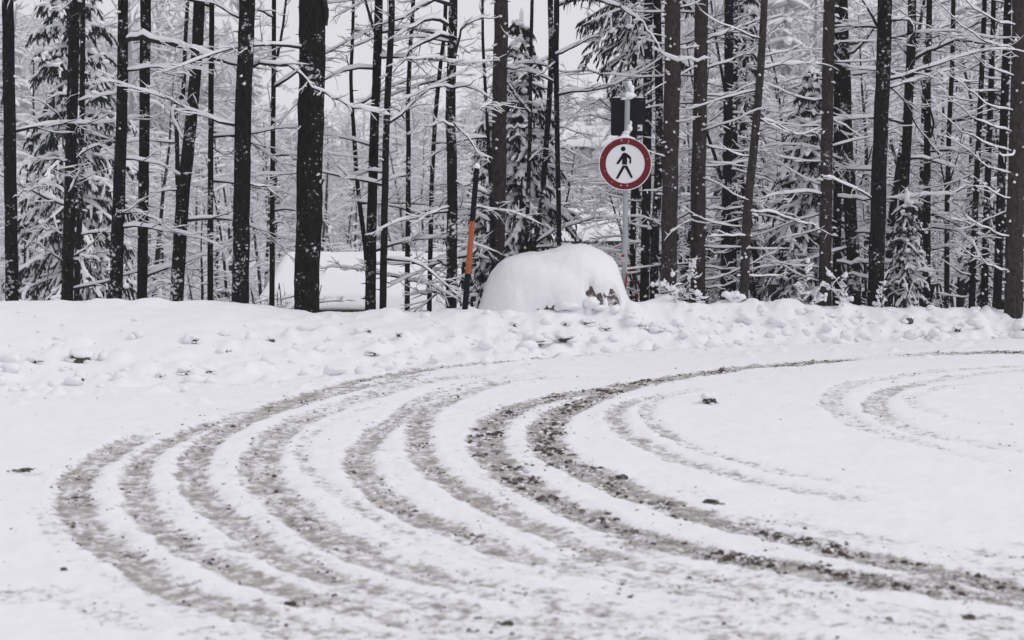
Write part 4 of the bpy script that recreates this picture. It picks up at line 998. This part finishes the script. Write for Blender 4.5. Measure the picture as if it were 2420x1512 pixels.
# ------------------------------------------------------------------ road sign on its post
def disc(sp, r0, r1, y0, y1, n=64, m=0):
    th = np.linspace(0, 2 * np.pi, n, endpoint=False); c, s = np.cos(th), np.sin(th)
    if r0 <= 0:
        prism(sp, [(r1 * a, r1 * b) for a, b in zip(c, s)], y0, y1, m)
    else:
        V = np.concatenate([np.c_[r * c, np.full(n, y), r * s] for r, y in ((r0, y0), (r1, y0), (r1, y1), (r0, y1))])
        i = np.arange(n); j = (i + 1) % n
        Q = [np.stack([a * n + i, a * n + j, b * n + j, b * n + i], -1) for a, b in ((0, 1), (1, 2), (2, 3), (3, 0))]
        sp.add(V, np.concatenate(Q), m=m)
def road_sign():
    Y = 20.35
    b = at(1474, 760, Y); tp = at(1483, 200, Y)
    ax = lambda y: np.array([np.interp(y, [200, 760], [1483, 1472]), y])
    org = at(1474, 735, Y)
    t = thing('road_sign', org, 'round red-rimmed no-pedestrians sign on a grey steel post', 'road sign')
    s = Soup(); tube(s, np.array([b, at(1478, 450, Y), tp]), 0.0315, 20); s.build('post', M['galv'], t, off=org)
    s = Soup(); tube(s, np.array([tp - [0, 0, .01], tp + [0, 0, .025], tp + [0, 0, .03]]), [.033, .033, .002], 20)
    cp = s.build('post_cap', M['galv'], t, off=org)
    C = at(1477, 387, Y - .075) - org; r = 62.5 / pxm(Y - .075)
    def put(sp, nm, mt, par=t):
        sp.v = [v + C for v in sp.v]; return sp.build(nm, mt, par, False)
    s = Soup(); disc(s, 0, r, 0, .012); face = put(s, 'sign_plate', M['signwhite'])
    s = Soup(); disc(s, r * .735, r * .965, -.004, .0); put(s, 'red_ring', M['signred'], face)
    s = Soup(); disc(s, r * .97, r * 1.0, -.006, .001); put(s, 'rim', M['signwhite'], face)
    k = r / 161.0
    def P(pts): return [((x - 325) * k, -(y - 612) * k) for x, y in pts]
    s = Soup()
    hd = [((312 - 325) * k + 14.5 * k * math.cos(a), -(522 - 612) * k + 14.5 * k * math.sin(a)) for a in np.linspace(0, 2 * np.pi, 28, endpoint=False)]
    prism(s, hd, -.0035, 0)
    prism(s, P([(316, 545), (324, 545), (340, 553), (358, 570), (361, 577), (361, 606), (357, 611), (350, 611), (350, 583), (336, 572), (336, 617), (306, 617), (306, 583), (287, 611), (280, 614), (270, 613), (271, 609), (301, 562), (308, 549)]), -.0035, 0)
    prism(s, P([(309, 622), (334, 622), (341, 630), (371, 692), (367, 699), (359, 697), (322, 634), (284, 699), (278, 703), (267, 702), (270, 696)]), -.0035, 0)
    put(s, 'walking_figure', M['signblack'], face)
    s = Soup()
    for (x, y, w_, h_) in ((303, 470, 5, 14), (300, 466, 9, 4), (345, 474, 4, 10), (299, 743, 8, 8), (338, 743, 8, 8), (244, 722, 5, 5), (183, 575, 4, 4), (200, 655, 4, 4), (462, 580, 4, 4), (388, 690, 3, 3), (240, 492, 4, 3)):
        q = P([(x - w_ / 2, y - h_ / 2), (x + w_ / 2, y - h_ / 2), (x + w_ / 2, y + h_ / 2), (x - w_ / 2, y + h_ / 2)]); prism(s, q[::-1], -.0075, -.004)
    put(s, 'bolts', M['tape_white'], face)
    # clamps
    for y in (330, 228):
        s = Soup(); c = at(*ax(y), Y) - org; tube(s, np.array([c - [0, 0, .018], c + [0, 0, .018]]), .038, 16); 
        box(s, c + [0, .035, 0], (.16, .02, .03)); s.build('clamp', M['galv'], t, False)
    # snow lying on the sign's upper edge, the clamps and the post
    s = Soup()
    a = np.linspace(1.2, 1.95, 16); pth = np.c_[r * 1.01 * np.cos(a), np.full(16, .01), r * 1.01 * np.sin(a)] + C
    tube(s, pth, .011 * np.sin(np.linspace(.25, 2.9, 16)) + .003, 8)
    s.build('snow', M['snow'], t)
    def bit(*a):
        s2 = Soup(); lump(s2, *a); s2.build('snow', M['snow'], t)
    bit(C + [0.0, .03, r + .018], .05, .026, .03, 2, 12, 8, .25)
    bit(at(1487, 304, Y - .03) - org, .030, .035, .050, 3, 12, 8, .4); bit(at(1480, 314, Y - .03) - org, .045, .04, .026, 4, 12, 8, .3); bit(at(1490, 292, Y - .01) - org, .016, .02, .035, 14, 10, 8, .3)
    bit(at(1487, 226, Y - .02) - org, .060, .045, .040, 5, 14, 9, .4); bit(at(1492, 212, Y + .03) - org, .034, .045, .055, 6, 12, 8, .35)
    bit(at(1486, 200, Y) - org, .036, .036, .045, 7, 12, 8, .3); bit(at(1474, 233, Y - .02) - org, .035, .03, .016, 8, 12, 8, .4)
    # the dark board behind the post
    w0, h0 = 81 / pxm(Y + .08), 88 / pxm(Y + .08); cx = at(1484, 276, Y + .075)
    tb = thing('dark_board', cx - [0, 0, h0 / 2], 'dark square board with a small white sticker, behind the sign post', 'board')
    poly = []; rr = .028
    for sx, sz, a0 in ((1, 1, 0), (-1, 1, 90), (-1, -1, 180), (1, -1, 270)):
        for a in np.linspace(a0, a0 + 90, 6):
            poly.append((sx * (w0 / 2 - rr) + rr * math.cos(R(a)), sz * (h0 / 2 - rr) + h0 / 2 + rr * math.sin(R(a))))
    s = Soup(); prism(s, poly, -.02, .02); s.build('panel', M['board'], tb, False)
    s = Soup(); c = at(1512, 302, Y + .05) - (cx - [0, 0, h0 / 2]); x0, z0 = c[0], c[2]; sy = -.0225
    prism(s, [(x0 - .028, z0 - .036), (x0 + .028, z0 - .036), (x0 + .028, z0 + .036), (x0 - .028, z0 + .036)], sy, -.02); st = s.build('sticker', M['signwhite'], tb, False)
    s = Soup(); prism(s, [(x0 - .025, z0 - .016), (x0 - .004, z0 - .016), (x0 - .004, z0 + .010), (x0 - .025, z0 + .010)], sy - .0015, sy); st2 = s.build('sticker_picture', M['signblack'], st, False)
    s = Soup(); prism(s, [(x0 - .021, z0 + .006), (x0 - .014, z0 - .010), (x0 - .008, z0 + .006)], sy - .003, sy - .0015); s.build('sticker_triangle', M['tape_red'], st, False)
    s = Soup()
    for q in range(5): box(s, (x0 + .013, sy - .0006, z0 + .026 - .011 * q), (.022, .0012, .003))
    box(s, (x0 + .016, sy - .0006, z0 + .028), (.018, .0012, .006)); s.build('sticker_print', M['galv'], st, False)
    for xa, xb in ((-w0 / 2 + .02, -.06), (.08, w0 / 2 - .02)):
        s = Soup(); pth = np.c_[np.linspace(xa, xb, 8), np.zeros(8), np.full(8, h0 + .006)]; tube(s, pth, .012 * np.sin(np.linspace(.3, 2.84, 8)), 6)
        s.build('snow', M['snow'], tb)
    # barrier tape knotted round the post
    q = at(1472, 609, Y)
    tt = thing('barrier_tape', q, 'red and white barrier tape tied to the sign post, one end hanging to the ground', 'tape')
    for i, (y, m) in enumerate(((604, 'tape_red'), (610, 'tape_white'), (616, 'tape_white'))):
        s = Soup(); c = at(1473.5, y, Y) - q; tube(s, np.array([c - [0, 0, .014 if i == 0 else .01], c + [0, 0, .014 if i == 0 else .01]]), .032 + .002 * i, 16); s.build('band', M[m], tt)
    A = np.array([at(x, y, Y - .06) for x, y in ((1481, 612), (1488, 635), (1496, 668), (1504, 700), (1512, 720))]) - q
    A = smooth_path(A, 15)
    for k in range(7):
        s = Soup(); tube(s, A[2 * k:2 * k + 3], .010, 5, squash=.3); s.build('loose_end', M['tape_red' if k % 2 else 'tape_white'], tt)
    A = np.array([at(x, y, Y - .05) for x, y in ((1479, 618), (1481, 645), (1479, 668), (1477, 690))]) - q
    s = Soup(); tube(s, smooth_path(A[1:], 8), [.014, .018, .022, .02, .022, .018, .016, .01], 6, squash=.5); s.build('hanging_strip', M['tape_red'], tt)
    s = Soup(); tube(s, smooth_path(A[:2], 5), .008, 5); s.build('hanging_cord', M['tape_white'], tt)
road_sign()

# ------------------------------------------------------------------ snow pole
def snow_pole():
    Y = 19.45
    org = at(1097, 742, Y); t = thing('snow_pole', org, 'leaning snow marker pole banded black, orange and black', 'pole')
    T_, B_ = at(1126.5, 397, Y), at(1096, 760, Y)
    f = lambda y: T_ + (B_ - T_) * (y - 397) / (760 - 397)
    for nm, a, b, m in (('black_band', 397, 522, 'poleblack'), ('orange_band', 522, 646, 'orange'), ('black_band', 646, 760, 'poleblack')):
        s = Soup(); tube(s, np.array([f(a), f(b)]), [.0305 + .004 * (a - 397) / 363, .0305 + .004 * (b - 397) / 363], 18); s.build(nm, M[m], t, off=org)
    s = Soup(); c = f(394) - org; lump(s, c, .036, .036, .045, 9, 12, 8, .15, zmin=-.5); s.build('snow', M['snow'], t)
snow_pole()

# ------------------------------------------------------------------ posts and stumps behind the bank
def old_post(x, y0, y1, wpx, Y, label, name='wooden_post'):
    a, b = at(x, y0, Y), at(x, y1, Y); t = thing(name, b, label, 'post'); L = a[2] - b[2]; wd = wpx / pxm(Y)
    s = Soup(); box(s, (0, 0, L / 2 - .2), (wd, wd, L + .4)); s.build('post', M['wood'], t, False)
    s = Soup(); lump(s, (0, 0, L + .03), wd * .62, wd * .62, .07, int(x), 10, 7, .15, zmin=-.4); s.build('snow', M['snow'], t)
    return t
old_post(1827, 672, 740, 23, 24.0, 'short dark post in the gap right of the slanting thin trunk')
def board_stack():
    Y = 26.0; q = at(1112, 640, Y); t = thing('board_stack', q, 'dark stack of boards on posts behind the snow pole', 'boards')
    k = 1 / pxm(Y)
    for x in (-16, 6):
        s = Soup(); box(s, (x * k, 0, -0.3), (12 * k, .08, 1.2)); s.build('post', M['wood'], t, False)
    for i in range(3):
        s = Soup(); box(s, (8 * k, -.06, (-2 + 20 * i) * k), (46 * k, .05, 14 * k)); b = s.build('board', M['wood'], t, False)
        s = Soup(); tube(s, np.array([[-14 * k, -.07, (6 + 20 * i) * k], [8 * k, -.07, (7 + 20 * i) * k], [30 * k, -.07, (6 + 20 * i) * k]]), [.02, .03, .015], 6); s.build('snow', M['snow'], b)
board_stack()

def wood_rack():
    Y = 23.5; q = at(810, 752, Y); t = thing('wood_rack', q, 'low dark wood rack with snow on top, right of the stoutest trunk', 'rack'); k = 1 / pxm(Y)
    for i in range(7):
        s = Soup(); x = (-46 + 15 * i) * k; tube(s, np.array([[x, -.12, 8 * k + .01 * (i % 2)], [x, .4, 8 * k]]), 7 * k, 8); s.build('log', M['wood'], t)
    s = Soup(); box(s, (2 * k, .1, 18 * k), (116 * k, .5, 4 * k)); bd = s.build('cover_board', M['wood'], t, False)
    s = Soup(); tube(s, np.array([[-56 * k, .1, 22 * k], [-50 * k, .1, 23 * k], [0, .1, 24 * k], [50 * k, .1, 22 * k], [60 * k, .1, 21 * k]]), [.02, .14, .2, .15, .02], 10, squash=.3); s.build('snow', M['snow'], bd)
wood_rack()

# ------------------------------------------------------------------ snow-caked weeds along the crest
def weed(x, ybase, ytop, Y, lean, seed, label, arch=0.0, fat=1.0):
    rg = np.random.default_rng(seed)
    b, tp = at(x, ybase + 18, Y), at(x + lean, ytop, Y)
    t = thing('dry_weed', b, label, 'plant', 'snow-caked dry weeds along the bank')
    H = tp[2] - b[2]; dx = tp[0] - b[0]
    st, sn = Soup(), Soup()
    for q in range(rg.integers(2, 5)):
        hq = H * (1 if q == 0 else rg.uniform(.45, .85)); dq = dx + (0 if q == 0 else rg.normal() * .09)
        u = np.linspace(0, 1, 12); ar = arch if q == 0 else rg.uniform(0, .35)
        P = np.c_[dq * u ** 1.6 + rg.normal() * .03 + .012 * np.sin(u * 7 + q), .04 * rg.normal() + .05 * rg.normal() * u, hq * (u - ar * u ** 5 * .6)]
        if ar: P[:, 0] += ar * .22 * u ** 4 * (1 if dq >= 0 else -1)
        tube(st, P, np.linspace(.006, .003, 12), 5)
        snow_on(sn, P, np.full(12, .006), rg, 5, 1.3, .010)
        for k in range(rg.integers(16, 26)):
            v = rg.uniform(.2, 1.0) ** .7 * 11; i = min(int(v), 10); p = P[i] + (P[i + 1] - P[i]) * (v - i)
            l = (.025 + .085 * rg.random() ** 2) * fat
            d = unit(np.array([rg.normal() * .8, rg.normal() * .6, rg.uniform(-.3, 1.5)]))
            Q = path(p, d, l, 4, rg, .25, -.05)
            tube(st, Q + [0, .008, -.006], np.linspace(.005, .0025, 4), 4)
            w_ = rg.uniform(.6, 1.5) * fat
            tube(sn, Q + [0, -.002, .007], np.array([.005, .0095, .0085, .002]) * w_, 5)
            if rg.random() < .12: quick_lump(sn, rg, Q[2] + [0, 0, .006], .018 * w_, .016 * w_, .013 * w_)
        quick_lump(sn, rg, P[-1] + [0, 0, .008], .026 * fat, .024 * fat, .03 * fat)
    st.build('stem', M['stem'], t); sn.build('snow', M['snow'], t)
weed(1600, 722, 648, 20.55, -42, 31, 'snowy weed bowed over left at the foot of the big trunk by the sign', 0.45, 1.15)
weed(1598, 724, 650, 20.6, -14, 32, 'upright round-headed snowy weed beside the bowed one', 0, 1.3)
weed(1630, 725, 628, 20.75, 4, 33, 'pale upright snowy weed between the two spruce trunks by the sign', 0, 1.0)
weed(1662, 728, 622, 20.6, -14, 34, 'tall snowy weed in front of the second spruce trunk right of the sign', 0, 1.25)
weed(1908, 724, 618, 21.1, -3, 35, 'tall snowy weed left of the tall brown-grey spruce trunk', 0, 1.2)
weed(1918, 726, 670, 21.1, 26, 36, 'short snowy weed leaning onto the tall brown-grey trunk', 0, 1.0)
weed(2002, 728, 625, 21.3, -32, 37, 'snowy weed bent left just right of the tall brown-grey spruce trunk', .3, 1.2)
weed(1990, 728, 650, 21.2, 8, 38, 'bushy upright snowy weed right of the tall brown-grey spruce trunk', 0, 1.15)
weed(2078, 732, 668, 21.4, 8, 39, 'small snowy weed at the foot of the stout black trunk', 0, .9)
def snow_tuft(x, y, Y, wpx, hpx, seed, label):
    b = at(x, y, Y); t = thing('snowy_tuft', b, label, 'plant'); k = 1 / pxm(Y); rg = np.random.default_rng(seed)
    st, sn = Soup(), Soup()
    for q in range(7):
        a = rg.uniform(-1, 1); u = np.linspace(0, 1, 7)
        P = np.c_[a * wpx * k * .5 * u, rg.normal() * .05 * u, hpx * k * np.sin(u * 2.2) * rg.uniform(.6, 1)]
        tube(st, P, .005, 4); tube(sn, P + [0, 0, .02], np.array([.012, .02, .035, .045, .045, .035, .012]), 7)
    st.build('stem', M['stem'], t); sn.build('snow', M['snow'], t)
snow_tuft(1733, 722, 20.75, 60, 24, 61, 'snow-buried tuft of grass at the foot of the slanting thin trunk')

# ------------------------------------------------------------------ clods on the bank and the road
def clod(x, y, wpx, hpx, seed, label, capped=True, name='snow_clod', group=None, up=.25, m='clod', snowk=1.0):
    p = on_ground(x, y); Y = p[1]; k = 1 / pxm(Y); rx, rz = wpx * k / 2, hpx * k / 2 * 1.1
    t = thing(name, p, label, 'clod', group)
    rg = np.random.default_rng(seed)
    s = Soup(); lump(s, (0, rx * .25, rz * (up - .05)), rx * .85, rx * .8, rz * 1.05, seed, 18, 13, .33)
    lump(s, (rx * .35, rx * .0, rz * up * .6), rx * .5, rx * .5, rz * .6, seed + 1, 14, 10, .35)
    s.build('lump', M[m], t)
    if not capped:
        s = Soup()
        for q in range(9): quick_lump(s, rg, (rx * rg.normal() * .8, rx * rg.normal() * .8, rz * .15), rx * rg.uniform(.12, .35), rx * rg.uniform(.12, .3), rz * rg.uniform(.25, .55))
        s.build('crumbs', M['grime'], t)['kind'] = 'stuff'
    if capped:
        s = Soup(); lump(s, (-rx * .05, rx * .5, rz * (up + .85)), rx * 1.2 * snowk, rx * 1.05, rz * .85, seed + 2, 18, 12, .4)
        for q in range(6):
            a = rg.uniform(0, 6.28); rr_ = rg.uniform(.25, .6)
            lump(s, (rx * 1.0 * math.cos(a), rx * (.25 + .75 * math.sin(a)), rz * rg.uniform(-.25, .35)), rx * rr_ * 1.3, rx * rr_ * 1.2, rz * rr_, seed + 3 + q, 12, 9, .35)
        o_ = s.build('snow', M['snow'], t); o_['kind'] = 'stuff'
    return t
GC = 'dark clods poking out of the snow bank'  # dirty lumps whose dark colour also stands for shade under the snow
for a in ((187, 855, 52, 26, 'largest dark clod in the bank at left, flat snow cap'), (87, 860, 26, 12, 'small clod left of the largest dark clod'),
          (187, 905, 24, 26, 'cracked snow lump below the largest dark clod'), (458, 812, 26, 16, 'round clod high in the bank above the clod row'),
          (437, 886, 32, 14, 'long dark clod in the row low in the bank'), (497, 884, 20, 10, 'right end clod of the row low in the bank'), (380, 892, 20, 10, 'left end clod of the row low in the bank'),
          (641, 808, 18, 12, 'small clod in the bank below the thin forked trunk'), (540, 833, 14, 7, 'tiny dark clod between the round clod and the thin-trunk clod'),
          (880, 845, 24, 9, 'low clod near the road edge below the side-stemmed trunk'), (944, 799, 18, 10, 'clod in the bank below the mottled slim trunk'), (872, 790, 12, 10, 'ring-shaped clod high in the bank'),
          (758, 830, 16, 7, 'flat clod in the middle of the bank below the stoutest trunk'), (1390, 768, 30, 14, 'black clod in the bank below the boulder'), (1268, 812, 46, 10, 'long flat clod at the bank foot below the boulder'),
          (1335, 806, 38, 14, 'greyish lump at the bank foot right of the long flat clod'), (1432, 780, 22, 10, 'clod just right of the black clod below the boulder'), (1217, 772, 16, 10, 'small hollow clod left below the boulder'),
          (1520, 778, 18, 12, 'small grey clod in the bank right of the sign post'), (1560, 782, 22, 9, 'low clod in the bank under the bowed weed'), (2148, 766, 24, 18, 'grey clod standing proud in the right part of the bank'),
          (2262, 782, 16, 10, 'small rounded clod right of the grey proud clod'), (2418, 782, 14, 8, 'small clod in the bank at the right edge'), (1340, 770, 18, 8, 'small clod left of the black clod below the boulder')):
    clod(a[0], a[1], a[2], a[3], 300 + a[0], a[4] if len(a[4].split()) > 3 else a[4], group=GC)
clod(1676, 955, 36, 20, 900, 'lone dark lump of frozen slush lying on the white road', True, 'slush_lump', None, .75, 'clod', .8)
GR = 'dark slush lumps on the road'
for a in ((1468, 1133, 34, 14, 'dark crumbly slush lump in the darkest wheel track'), (685, 1435, 34, 12, 'dark slush lump at the end of the outermost wheel track'),
          (60, 1115, 40, 8, 'flat dirty slush heap at the left edge beside the wheel tracks'), (1680, 1190, 44, 12, 'dark slush lump where the darkest tracks run together'),
          (2290, 1465, 34, 16, 'grey slush lump near the bottom right corner'), (1200, 1480, 36, 10, 'flat slush lump at the bottom edge'), (652, 1165, 12, 10, 'small brown slush lump in the middle tracks at left'),
          (150, 1350, 18, 9, 'small dirty lump on the snow at lower left')):
    clod(a[0], a[1], a[2], a[3], 950 + a[0], a[4], False, 'slush_lump', GR, .3)

# crumbs of slush and dirt churned up in the tracks: too many to count
rc = np.random.default_rng(91)
cr1, cr2, cr3 = Soup(), Soup(), Soup()
n_done = 0
base_l = []
for q in range(6):
    s = Soup(); lump(s, (0, 0, 0), 1, 1, 1, 500 + q, 5, 4, .5); base_l.append((s.v[0], s.q[0]))
while n_done < 4600:
    X = rc.uniform(-6, 9, 4000); Y = 5.5 + 16 * rc.random(4000) ** 1.25
    d = samp(r_dirt, X, Y); sl = samp(r_slush, X, Y); rm = samp(r_rim, X, Y)
    prob = np.clip(0.9 * d ** 1.5 + .05 * sl + .012 * rm + .0006, 0, 1)
    ok = (rc.random(4000) < prob * np.clip(0.35 + 2.2 * fbm(X * 3.1, Y * 3.1, 3), 0.03, 1.5)) & (np.abs(X) < .36 * Y + .5) & (Y < toe_y(X) + .1)
    for x, y, dd in zip(X[ok], Y[ok], d[ok]):
        r = 0.0035 + 0.012 * rc.random() ** 3.5 * (0.5 + 1.1 * dd) + (0.0035 * rc.random() ** 2 if dd > .45 else 0); v, f = base_l[rc.integers(0, 6)]
        z = ground_z(x, y); a = rc.uniform(0, 6.28); c, s_ = math.cos(a), math.sin(a)
        V = v * np.array([r * rc.uniform(.9, 1.9), r, r * rc.uniform(.6, 1.0)]); V = V @ np.array([[c, s_, 0], [-s_, c, 0], [0, 0, 1]]) + [x, y, z + r * .12]
        u = rc.random()
        (cr1 if u < .45 * (0.5 + dd) else cr2 if u < .85 else cr3).add(V, f)
        n_done += 1
        if dd > .4 and rc.random() < .035:
            for q in range(rc.integers(5, 12)):
                r2 = min(r, .011) * rc.uniform(.3, .9); v, f = base_l[rc.integers(0, 6)]
                (cr1 if rc.random() < .6 else cr2).add(v * r2 * np.array([1.5, 1, .7]) + [x + rc.normal() * .04, y + rc.normal() * .055, z + r2 * .15], f)
        if n_done >= 4600: break
for sp, nm, mt, lb in ((cr1, 'dirt_crumbs', M['dirt'], 'brown dirt crumbs churned up along the wheel tracks'), (cr2, 'slush_crumbs', M['grime'], 'grey slush crumbs scattered in the wheel tracks'), (cr3, 'snow_crumbs', M['snow'], 'white snow crumbs scattered over the road')):
    o = sp.build(nm, mt, None, False); tag(o, lb, 'crumbs', kind='stuff')

# broken chunks of ploughed snow all over the bank: one uncounted mass
rk = np.random.default_rng(44); ck = Soup(); shp = []
for q in range(8):
    s_ = Soup(); lump(s_, (0, 0, 0), 1, 1, 1, 820 + q, 8, 6, .32); shp.append((s_.v[0], s_.q[0]))
for k in range(720):
    x = rk.uniform(-6.5, 8.5); a, b = float(toe_y(x)), float(crest_y(x)); s_ = rk.normal(.38, .3)
    if not -.15 < s_ < 1.0 or (x < -2.5 and s_ > .6 and rk.random() < .8): continue
    y = a + s_ * (b - a); r = .012 + .075 * rk.random() ** 4
    v, f = shp[rk.integers(0, 8)]; an = rk.uniform(0, 6.28); c_, n_ = math.cos(an), math.sin(an)
    V = v * np.array([r * rk.uniform(.8, 1.6), r, r * rk.uniform(.6, .95)]) @ np.array([[c_, n_, 0], [-n_, c_, 0], [0, 0, 1]])
    ck.add(V + [x, y, ground_z(x, y) + r * rk.uniform(.05, .45)], f)
o = ck.build('snow_chunks', M['snow'], None, True); tag(o, 'small broken chunks of ploughed snow strewn over the bank', 'snow chunks', kind='stuff')

# ------------------------------------------------------------------ falling snow
rw = np.random.default_rng(13); fl = Soup()
for k in range(2400):
    Y = 7 + 22 * rw.random() ** .7; x = rw.uniform(-.34, .34) * Y; z = EYE + rw.uniform(-.07, .16) * Y
    if z < 0.9: continue
    r = .0008 + .0024 * rw.random() ** 2.5
    V = np.array([[1, 1, 1], [1, -1, -1], [-1, 1, -1], [-1, -1, 1]]) * r @ np.linalg.qr(rw.normal(size=(3, 3)))[0] + [x, Y, z]
    fl.add(V, None, [[0, 1, 2], [0, 3, 1], [0, 2, 3], [1, 3, 2]])
o = fl.build('falling_snow', M['snow'], None, False); tag(o, 'sparse small snowflakes falling in front of the wood', 'snowflakes', kind='stuff')

# ------------------------------------------------------------------ haze
hz = Soup(); box(hz, (0, 300, 12), (3400, 740, 46))
m = bpy.data.materials.new('haze'); m.use_nodes = True; nt = m.node_tree; nt.nodes.clear()
out = nt.nodes.new('ShaderNodeOutputMaterial'); pv = nt.nodes.new('ShaderNodeVolumePrincipled')
pv.inputs['Color'].default_value = (0.97, 0.97, 1.0, 1); pv.inputs['Density'].default_value = 0.0008; pv.inputs['Anisotropy'].default_value = 0.2
nt.links.new(pv.outputs[0], out.inputs['Volume'])
o = hz.build('haze', m, None, False); tag(o, 'pale snowy haze in the air over the road and wood', 'haze', kind='stuff')
print('TOP', sum(1 for o in bpy.data.objects if o.parent is None), 'ALL', len(bpy.data.objects), 'TRIS', sum(len(me.polygons) for me in bpy.data.meshes) * 2)
